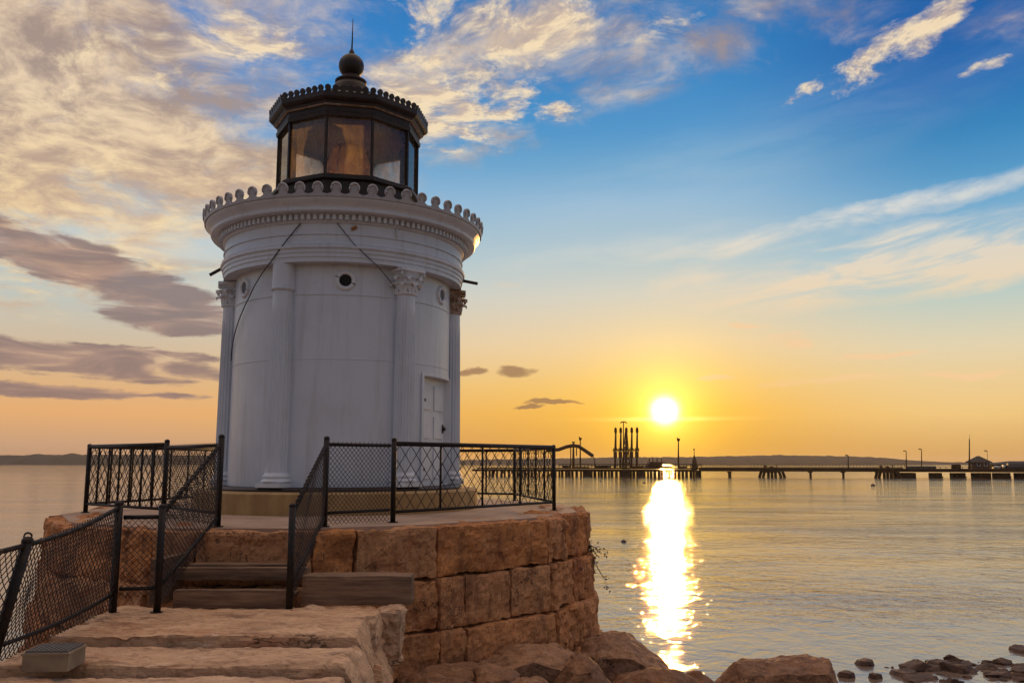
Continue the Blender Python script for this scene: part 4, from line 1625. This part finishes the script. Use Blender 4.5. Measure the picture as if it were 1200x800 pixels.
for i in range(64):
    x = 7.6 + 6.6 * rnd.random() ** 0.8
    y = coast(x) + rnd.uniform(-1.5, 0.1)
    s_ = rnd.choice((0.12, 0.14, 0.18, 0.22, 0.26))
    z0 = max(shore_z(x, y), -0.06)
    pts = []
    for k in range(13):
        d_ = V((rnd.gauss(0, 1), rnd.gauss(0, 1), rnd.gauss(0, 1))).normalized()
        pts.append(V((x + d_.x * s_ * 1.5, y + d_.y * s_ * 1.2, z0 + s_ * 0.25 + d_.z * s_ * 0.75)))
    mb = MB()
    hull_rock(mb, pts, 300 + i, amp=0.012)
    tag(mb.build('shore_rock', M['wet']), 'small dark jagged rock among the heap along the bottom right shore', 'rock', 'rocks heaped along the shore')
mb = MB()
for i in range(700):
    x = 7.3 + 8.0 * rnd.random() ** 0.85
    y = coast(x) + 0.05 - abs(rnd.gauss(0, 1.0))
    s_ = rnd.choice((0.02, 0.03, 0.04, 0.06, 0.08))
    z0 = max(shore_z(x, y), -0.03)
    boulder(mb, (x, y, z0 + s_ * 0.2), (s_ * rnd.uniform(0.9, 1.7), s_ * rnd.uniform(0.8, 1.4), s_ * rnd.uniform(0.5, 0.9)), i + 900, 2, 9, 0.08, rnd.uniform(0, 6))
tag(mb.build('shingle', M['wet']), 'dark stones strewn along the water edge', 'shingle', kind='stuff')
mb = MB()
for i in range(240):
    x = rnd.uniform(-1.2, 4.0)
    y = rnd.uniform(7.5, 13.5)
    s_ = rnd.choice((0.07, 0.10, 0.14, 0.2))
    boulder(mb, (x, y, shore_z(x, y) + s_ * 0.2), (s_ * 1.3, s_, s_ * 0.8), i + 3000, 3, 9, 0.06, rnd.uniform(0, 6))
tag(mb.build('rubble', M['boulder']), 'brown stone rubble between the boulders', 'rubble', kind='stuff')

# ---- sprig of weed growing from a joint of the pier
pb = at(683, 648, Y=13.4)
t = thing('wild_shrub', pb, 'straggly dry shrub hanging from a joint in the right side of the pier', 'shrub')
rnd = random.Random(4)
ms, mlf = MB(), MB()
tips = [(712, 688), (706, 676), (698, 662), (700, 645), (710, 648), (692, 668), (694, 640), (703, 655), (688, 660), (696, 652), (690, 646)]
for (u, v) in tips:
    e = at(u, v, Y=13.4 + rnd.uniform(-0.15, 0.15))
    pts = []
    for i in range(7):
        q = i / 6
        p = pb.lerp(e, q) + V((rnd.uniform(-1, 1), rnd.uniform(-1, 1), rnd.uniform(-1, 1))) * 0.018 + up(0.10 * sin(pi * q))
        pts.append(p)
    ms.tube(pts, [0.007 - 0.0008 * i for i in range(7)], 5)
    for k in range(16):
        i = rnd.choice((2, 3, 4, 5, 6, 6))
        p = pts[i] + V((rnd.gauss(0, 1), rnd.gauss(0, 1), rnd.gauss(0, 1))) * 0.028
        dv = V((rnd.uniform(-1, 1), rnd.uniform(-1, 1), rnd.uniform(-1, 0.6))).normalized()
        sd_ = dv.cross(V((rnd.uniform(-1, 1), rnd.uniform(-1, 1), rnd.uniform(-1, 1)))).normalized()
        L = rnd.uniform(0.03, 0.055)
        mlf.ribbon([p, p + dv * L * 0.5 + up(0.004), p + dv * L], [0.003, L * 0.30, 0.002], sd_, 0.0015)
ms.build('stem', M['twig'], t)
mlf.build('foliage', M['leaf'], t)


# ================================================================== OIL PIER ACROSS THE HARBOUR
def PY(u):
    return 252 - 34 * (u - 655) / 545.0


def pp(u, v, dy=0.0):
    return at(u, v, Y=PY(u) + dy)


def span(mb, u0, v0, u1, v1, thick=4.0, dy=0.0):
    """box standing between two picture corners at the pier's own distance"""
    a, b = pp(u0, v0, dy), pp(u1, v1, dy)
    c = (a + b) / 2
    ang = atan2(b.y - a.y, b.x - a.x)
    L = V((b.x - a.x, b.y - a.y)).length
    mb.box((c.x, c.y + thick / 2, c.z), (L / 2, thick / 2, abs(a.z - b.z) / 2), Matrix.Rotation(ang, 3, 'Z'))
    return mb


def pile(parent, u, v0, thick=0.35, dy=1.0, name='pile', lean=0.0):
    mb = MB()
    a = pp(u, v0, dy)
    mb.tube([V((a.x + lean, a.y, -0.6)), a], thick, 8)
    return mb.build(name, M['pier'], parent)


# left wharf
oil = thing('oil_wharf', pp(735, 556), 'dark piled wharf under the loading arms across the harbour', 'wharf')
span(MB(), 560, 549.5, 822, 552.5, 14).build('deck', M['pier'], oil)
span(MB(), 560, 547.6, 822, 549.4, 0.6, -0.2).build('fender_wall', M['pier'], oil)
rnd = random.Random(9)
u = 566
while u < 820:
    pile(oil, u, 551, rnd.uniform(0.30, 0.5), rnd.choice((0.8, 0.8, 5.0, 9.0)))
    u += rnd.uniform(3.2, 5.4)
mb = MB()
for (a, b) in ((686, 693), (735, 741), (751, 757)):
    span(mb, a, 551, b, 558.5, 6)
mb.build('pile_cap', M['pier'], oil)
mb = MB()
for (a, b, v) in ((662, 668, 545.5), (676, 690, 546.6), (699, 716, 545.0), (743, 756, 546), (780, 790, 545.6), (798, 806, 546.2)):
    span(mb, a, v, b, 549, 5, 3)
mb.build('deck_machinery', M['steel'], oil)
mb = MB()
for v in (545.4, 543.8):
    a, b = pp(655, v), pp(822, v)
    mb.tube([a, b], 0.10, 5)
for k in range(40):
    q = pp(655 + 167 * k / 39, 549)
    q2 = pp(655 + 167 * k / 39, 543.8)
    mb.tube([q, q2], 0.09, 5)
mb.build('handrail', M['pier'], oil)

# five loading arms
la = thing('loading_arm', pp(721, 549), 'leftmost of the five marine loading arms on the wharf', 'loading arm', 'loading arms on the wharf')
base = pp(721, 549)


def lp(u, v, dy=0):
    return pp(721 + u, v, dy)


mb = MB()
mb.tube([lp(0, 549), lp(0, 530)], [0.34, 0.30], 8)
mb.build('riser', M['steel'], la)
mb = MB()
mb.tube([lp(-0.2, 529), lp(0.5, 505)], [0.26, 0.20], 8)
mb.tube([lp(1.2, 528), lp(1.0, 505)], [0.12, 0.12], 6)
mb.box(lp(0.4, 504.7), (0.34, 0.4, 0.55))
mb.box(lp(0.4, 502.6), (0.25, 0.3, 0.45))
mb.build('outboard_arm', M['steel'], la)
mb = MB()
mb.box(lp(0, 533), (0.46, 0.5, 0.8))
ring = [lp(0, 527.2) + V((0.62 * cos(a), 0.0, 0.62 * sin(a))) for a in [k * pi / 6 for k in range(13)]]
mb.tube(ring, 0.13, 6)
mb.tube([lp(-2.2, 527), lp(2.4, 527)], 0.17, 6)
mb.build('counterweight', M['steel'], la)
for uu, lb in ((727, 'second loading arm from the left on the wharf'), (740, 'second loading arm from the right on the wharf'), (746.3, 'rightmost of the five marine loading arms on the wharf')):
    p = pp(uu, 549)
    dup(la, p - base, lb)
p = pp(733.6, 549)
dup(la, p - base, 'middle loading arm, standing inside the lattice derrick')
dk = thing('derrick', pp(733.6, 549, 1.5), 'lattice derrick round the middle loading arm', 'derrick')
mb = MB()
for sx in (-1, 1):
    for sy in (0, 3.5):
        mb.tube([pp(733.6 + sx * 4.6, 549, sy), pp(733.6 + sx * 0.9, 506, 1.5)], 0.16, 5)
for k in range(7):
    v0 = 549 - 6 * k
    w0 = 4.6 - 3.7 * (549 - v0) / 43
    w1 = 4.6 - 3.7 * (549 - v0 + 6) / 43
    mb.tube([pp(733.6 - w0, v0), pp(733.6 + w1, v0 - 6)], 0.10, 5)
    mb.tube([pp(733.6 + w0, v0), pp(733.6 - w1, v0 - 6)], 0.10, 5)
    mb.tube([pp(733.6 - w0, v0), pp(733.6 + w0, v0)], 0.12, 5)
mb.build('frame', M['steel'], dk)
fm = thing('floodlight_mast', pp(730.6, 549, 3), 'tall mast with a T-shaped lamp bar behind the loading arms', 'mast')
mb = MB()
mb.tube([pp(730.6, 549, 3), pp(730.6, 494, 3)], [0.22, 0.14], 7)
mb.build('pole', M['steel'], fm)
mb = MB()
mb.tube([pp(727, 495.6, 3), pp(729, 494, 3), pp(732.4, 494, 3), pp(734.4, 495.6, 3)], 0.17, 6)
mb.build('lamp_bar', M['steel'], fm)

# conveyor gangway on the left
cv = thing('conveyor_gantry', pp(672, 549), 'humped conveyor gantry with a mast at the left end of the wharf', 'gantry')
mb = MB()
path = [(640, 527.5), (655, 526.5), (664, 523.2), (672, 521.8), (678, 522.8), (686, 528), (695, 534.2)]
mb.tube([pp(*q) for q in path], 0.52, 6, smooth=False)
mb.tube([pp(a, b - 1.4) for a, b in path], 0.12, 5)
mb.build('boom', M['steel'], cv)
mb = MB()
mb.tube([pp(672, 549), pp(672, 518)], [0.42, 0.22], 7)
mb.tube([pp(670.4, 518), pp(673.6, 518)], 0.2, 6)
mb.build('mast', M['steel'], cv)
mb = MB()
mb.tube([pp(668.8, 549), pp(668.8, 524)], 0.15, 6)
mb.tube([pp(675.6, 534), pp(675.6, 524)], 0.15, 6)
mb.tube([pp(695, 534), pp(696.5, 538), pp(697, 547)], 0.12, 6)
mb.build('strut', M['steel'], cv)


def lamp_pole(u, v0, v1, label, dy=2.0, double=False, r=0.17):
    t = thing('lamp_pole', pp(u, v0, dy), label, 'pole', 'poles on the oil pier')
    mb = MB()
    mb.tube([pp(u, v0, dy), pp(u, v1, dy)], [r, r * 0.6], 6)
    mb.build('pole', M['pier'], t)
    mb = MB()
    if double:
        mb.tube([pp(u - 1.6, v1 - 1.5, dy), pp(u - 0.5, v1 + 0.5, dy), pp(u + 1.6, v1 - 0.2, dy)], 0.16, 5)
        mb.box(pp(u, v1 + 1.0, dy), (0.35, 0.35, 0.35))
    else:
        mb.tube([pp(u, v1, dy), pp(u - 0.8, v1 - 1.0, dy), pp(u - 2.0, v1 - 1.2, dy)], 0.10, 5)
        mb.box(pp(u - 2.0, v1 - 1.0, dy), (0.28, 0.2, 0.12))
    mb.build('lamp_head', M['pier'], t)


lamp_pole(680, 549, 513, 'forked pole behind the conveyor gantry', 3, True, 0.24)
lamp_pole(795, 549, 514, 'tall forked pole on the wharf just right of the sun glare', 2, True, 0.26)
lamp_pole(1062, 549, 529, 'thin lamp pole at the left end of the grey freight box', 4)
lamp_pole(1080, 549, 527, 'thin lamp pole behind the grey freight box', 4)
lamp_pole(994, 548, 534, 'short lamp pole on the bridge deck over its third pier', 2)
lamp_pole(1157, 540, 529, 'slanting whip pole beside the pier house', 4, False, 0.07)
# control cabin with sloping sides, beacon tower
cc = thing('control_cabin', pp(768, 549), 'flared control cabin on the wharf below the sun', 'cabin')
mb = MB()
a = [pp(757, 549), pp(779, 549), pp(777, 541), pp(762, 541)]
b = [q + V((0, 5, 0)) for q in a]
mb.add(a + b, [(0, 1, 2, 3), (7, 6, 5, 4), (0, 4, 5, 1), (1, 5, 6, 2), (2, 6, 7, 3), (3, 7, 4, 0)])
mb.build('cabin_wall', M['steel'], cc)
mb = MB()
for uu in (761, 765, 770, 775):
    mb.tube([pp(uu, 541, 2), pp(uu, 536.5, 2)], 0.14, 5)
mb.build('vent_stack', M['steel'], cc)
bt = thing('beacon_tower', pp(814, 549), 'small stepped beacon tower with a pointed top on the wharf', 'beacon')
mb = MB()
p = pp(814, 549, 3)
mb.lathe([(0.95, 1.9), (0.9, 3.0), (0.75, 3.1), (0.62, 4.6), (0.42, 4.8), (0.35, 5.4), (0.10, 6.0), (0.08, 7.6)], p.x, p.y, 10)
mb.build('shaft', M['steel'], bt)
mb = MB()
mb.ball((p.x, p.y, 7.6), 0.25, 6)
mb.build('beacon_lamp', M['steel'], bt)

# bridge section
br = thing('trestle_bridge', pp(925, 553), 'long low trestle bridge joining the two wharves', 'bridge')
span(MB(), 822, 547.4, 1062, 552.6, 5).build('deck', M['pier'], br)
span(MB(), 822, 546.4, 1062, 547.2, 0.4).build('parapet', M['pier'], br)
for uu in (857, 952.5, 991.2):
    mb = MB()
    span(mb, uu - 1.6, 552.4, uu + 1.6, 561, 3.5, 0.7)
    span(mb, uu - 2.6, 552.4, uu + 2.6, 553.6, 4.2, 0.4)
    mb.build('bridge_pier', M['pier'], br)
mb = MB()
for k in range(60):
    uu = 824 + 236 * k / 59
    mb.tube([pp(uu, 546.5, 0.2), pp(uu, 544.2, 0.2)], 0.06, 4)
mb.tube([pp(822, 544.2, 0.2), pp(1062, 544.2, 0.2)], 0.06, 4)
mb.build('handrail', M['pier'], br)
for ui, (u0, u1, lb) in enumerate(((891, 918, 'cluster of mooring piles with machinery in the middle of the bridge'), (1027, 1053, 'cluster of raking mooring piles where the bridge meets the right-hand wharf'))):
    t = thing('mooring_dolphin', pp((u0 + u1) / 2, 556, -1.5), lb, 'mooring dolphin', 'mooring dolphins along the bridge')
    span(MB(), u0 + 2, 548.6, u1 - 2, 553.5, 4, -2.5).build('cap', M['pier'], t)
    for k in range(7):
        uu = u0 + 1 + (u1 - u0 - 2) * k / 6
        pile(t, uu, 552, 0.38, -1.8 + (k % 2) * 2.0, lean=(-0.7 if k < 2 else (0.7 if k > 4 else 0)))
    mb = MB()
    span(mb, u0 + 5, 545.2, u0 + 9, 548.6, 2, -2)
    span(mb, u0 + 12, 546.0, u0 + 17, 548.6, 2, -2)
    mb.tube([pp(u0 + 19, 548.6, -1), pp(u0 + 19, 543.8, -1)], 0.15, 5)
    mb.build('winch', M['steel'], t)

# right wharf
rw = thing('timber_wharf', pp(1130, 556), 'dark timber wharf with square openings at the right end of the bridge', 'wharf')
span(MB(), 1053, 549.0, 1420, 554.0, 16).build('deck', M['pier'], rw)
mb = MB()
bays = [(1053, 1080), (1090.5, 1106), (1115.5, 1133.5), (1140.5, 1159.5), (1165.5, 1186), (1191, 1213), (1219, 1240), (1246, 1280)]
for i, (a, b) in enumerate(bays):
    if i < 1:
        span(mb, a, 553.8, b, 562.5, 8, 0.4)
    else:
        k = a
        while k <= b:
            span(mb, k, 553.8, min(k + 1.6, b), 563.5, 2.0, 0.4)
            span(mb, k + 1.1, 553.8, min(k + 2.5, b + 0.4), 563.5, 2.0, 5.4)
            k += 2.6
        span(mb, a, 558.0, b, 559.6, 0.6, 0.1)
mb.build('pile_bent', M['pier'], rw)
mb = MB()
for k in range(30):
    uu = 1056 + 190 * k / 29
    mb.tube([pp(uu, 549.0, 0.3), pp(uu, 546.9, 0.3)], 0.08, 4)
mb.tube([pp(1053, 546.9, 0.3), pp(1260, 546.9, 0.3)], 0.07, 4)
mb.build('handrail', M['pier'], rw)

fx = thing('freight_box', pp(1086, 549, 2), 'long grey freight box on the timber wharf', 'freight box')
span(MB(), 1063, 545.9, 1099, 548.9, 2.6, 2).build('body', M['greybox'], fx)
mb = MB()
for k in range(8):
    span(mb, 1064 + k * 4.6, 545.6, 1064.8 + k * 4.6, 549, 0.2, 1.8)
mb.build('rib', M['greybox'], fx)
fx = thing('storage_tank', pp(1120, 549, 3), 'low humped tank between the freight box and the pier house', 'tank')
mb = MB()
a, b = pp(1115, 547, 3), pp(1126, 547, 3)
mb.tube([a, a.lerp(b, 0.06), a.lerp(b, 0.94), b], [0.5, 0.75, 0.75, 0.5], 12)
mb.build('body', M['pier'], fx)
mb = MB()
span(mb, 1116, 547.5, 1117.5, 549, 1, 2.6)
span(mb, 1123.5, 547.5, 1125, 549, 1, 2.6)
mb.build('cradle', M['pier'], fx)

# pier house
hs = thing('pier_house', pp(1153, 550, 2), 'small red-brown house with a pyramid roof on the timber wharf', 'house')
a, b = pp(1143.5, 549, 1.5), pp(1163, 549, 1.5)
hw = (b.x - a.x) / 2
cx, cy = (a.x + b.x) / 2, a.y + hw
zt = pp(1153, 540.5, 2).z
zr = pp(1153, 534.0, 2 + hw).z
mb = MB()
mb.box((cx, cy, (zt + a.z) / 2), (hw, hw, (zt - a.z) / 2))
mb.build('wall', M['house'], hs)
mb = MB()
e = hw * 1.28
zl = zt - 0.12
vs = [(cx - e, cy - e, zl), (cx + e, cy - e, zl), (cx + e, cy + e, zl), (cx - e, cy + e, zl), (cx - 0.3, cy, zr), (cx + 0.3, cy, zr)]
vs += [(cx - e, cy - e, zl - 0.22), (cx + e, cy - e, zl - 0.22), (cx + e, cy + e, zl - 0.22), (cx - e, cy + e, zl - 0.22)]
mb.add(vs, [(0, 1, 5, 4), (1, 2, 5), (2, 3, 4, 5), (3, 0, 4), (0, 6, 7, 1), (1, 7, 8, 2), (2, 8, 9, 3), (3, 9, 6, 0), (9, 8, 7, 6)])
mb.build('roof', M['roof'], hs)
for q in (-0.55, 0.45):
    mb = MB()
    mb.box((cx + q * hw, cy - hw - 0.03, (zt + a.z) / 2 + 0.25), (hw * 0.24, 0.05, 0.5))
    w_ = mb.build('window', M['trim'], hs)
    mb = MB()
    mb.box((cx + q * hw, cy - hw - 0.07, (zt + a.z) / 2 + 0.25), (hw * 0.18, 0.03, 0.40))
    mb.build('pane', M['void'], w_)
wing = span(MB(), 1141, 543.5, 1145, 549, 2.4, 1.2).build('lean_to', M['house'], hs)
mm = thing('radio_mast', pp(1136, 549, 3), 'tall thin radio mast left of the pier house', 'mast')
mb = MB()
mb.tube([pp(1136, 549, 3), pp(1136, 514, 3)], [0.22, 0.13], 6)
mb.tube([pp(1136, 515, 3), pp(1136, 509, 3)], [0.05, 0.03], 5)
mb.build('pole', M['steel'], mm)
mb = MB()
for v_ in (520, 530, 540):
    mb.tube([pp(1135.2, v_, 3), pp(1136.8, v_, 3)], 0.08, 4)
mb.build('bracket', M['steel'], mm)

# shed and truck at the right edge
sh = thing('wharf_shed', pp(1190, 549, 6), 'long low dark shed at the right edge behind the white truck', 'shed')
span(MB(), 1172, 543.8, 1260, 549, 8, 7).build('wall', M['pier'], sh)
mb = MB()
a, b = pp(1169, 543.8, 6.2), pp(1262, 543.8, 6.2)
c, d = pp(1182, 540.0, 11), pp(1250, 540.0, 11)
mb.add([a, b, b + V((0, 9.6, 0)), a + V((0, 9.6, 0)), c, d], [(0, 1, 5, 4), (1, 2, 5), (2, 3, 4, 5), (3, 0, 4), (3, 2, 1, 0)])
mb.build('roof', M['roof'], sh)
tk = thing('parked_truck', pp(1188, 549, 1), 'white box truck parked in front of the dark shed', 'truck')
span(MB(), 1183.5, 542.6, 1206, 548.0, 2.4, 1).build('cargo_box', M['greybox'], tk)
span(MB(), 1177.5, 544.6, 1183.2, 548.0, 2.2, 1.1).build('cab', M['white_metal'], tk)
span(MB(), 1178.3, 545.0, 1181.2, 546.3, 0.05, 1.02).build('windscreen', M['void'], tk)
for uu in (1180, 1190, 1203):
    mb = MB()
    q = pp(uu, 548.1, 1.0)
    mb.tube([q + V((0, -0.05, 0)), q + V((0, 0.35, 0))], 0.40, 12)
    mb.build('wheel', M['void'], tk)
cr_ = thing('parked_car', pp(1171, 549, 1), 'small pale car parked left of the box truck', 'car')
mb = MB()
span(mb, 1165.5, 547.0, 1175.5, 548.4, 1.7, 0.5)
mb.build('body', M['white_metal'], cr_)
mb = MB()
a = [pp(1167.6, 547.0, 0.6), pp(1174.0, 547.0, 0.6), pp(1172.6, 545.7, 0.7), pp(1169.0, 545.7, 0.7)]
b = [q + V((0, 1.4, 0)) for q in a]
mb.add(a + b, [(0, 1, 2, 3), (7, 6, 5, 4), (0, 4, 5, 1), (1, 5, 6, 2), (2, 6, 7, 3), (3, 7, 4, 0)])
mb.build('cabin', M['white_metal'], cr_)
for uu in (1167.6, 1173.4):
    mb = MB()
    q = pp(uu, 548.5, 0.45)
    mb.tube([q, q + V((0, 0.2, 0))], 0.30, 10)
    mb.build('wheel', M['void'], cr_)

# ---- mooring floats on the water
for (u, v, s_, lb) in ((704, 563.5, 0.32, 'small dark mooring float on the water below the left wharf'), (755, 565.5, 0.34, 'small dark mooring float left of the sun glitter'),
                       (779, 596, 0.14, 'tiny dark float in the middle of the sun glitter'), (731, 633.5, 0.15, 'tiny dark float left of the glitter, nearer the pier'),
                       (1023, 568.5, 0.42, 'dark mooring float in front of the raking mooring piles')):
    p = at(u, v, z=0.05)
    s_ *= 0.75
    t = thing('mooring_float', (p.x, p.y, 0), lb, 'float', 'mooring floats')
    mb = MB()
    mb.ball((p.x, p.y, s_ * 0.25), s_, 8, (1.25, 1, 0.75))
    mb.build('body', M['float'], t)
    mb = MB()
    mb.tube([(p.x, p.y, s_ * 0.9), (p.x + 0.02, p.y, s_ * 1.6)], s_ * 0.12, 6)
    mb.build('eye_post', M['float'], t)

# ================================================================== EVENING HAZE OVER THE HARBOUR
mh = bpy.data.materials.new('evening_haze')
mh.use_nodes = True
T = NT(mh.node_tree)
pv = T.n('ShaderNodeVolumePrincipled')
pv.inputs['Color'].default_value = (0.95, 0.90, 0.84, 1)
pv.inputs['Density'].default_value = 0.00009
pv.inputs['Anisotropy'].default_value = 0.55
T.put(T.n('ShaderNodeOutputMaterial').inputs['Volume'], pv.outputs[0])
mb = MB()
mb.box((0, 1800, 12), (3900, 2500, 15))
tag(mb.build('haze', mh, origin=(0, 1800, 0)), 'thin golden evening haze over the harbour', kind='stuff')
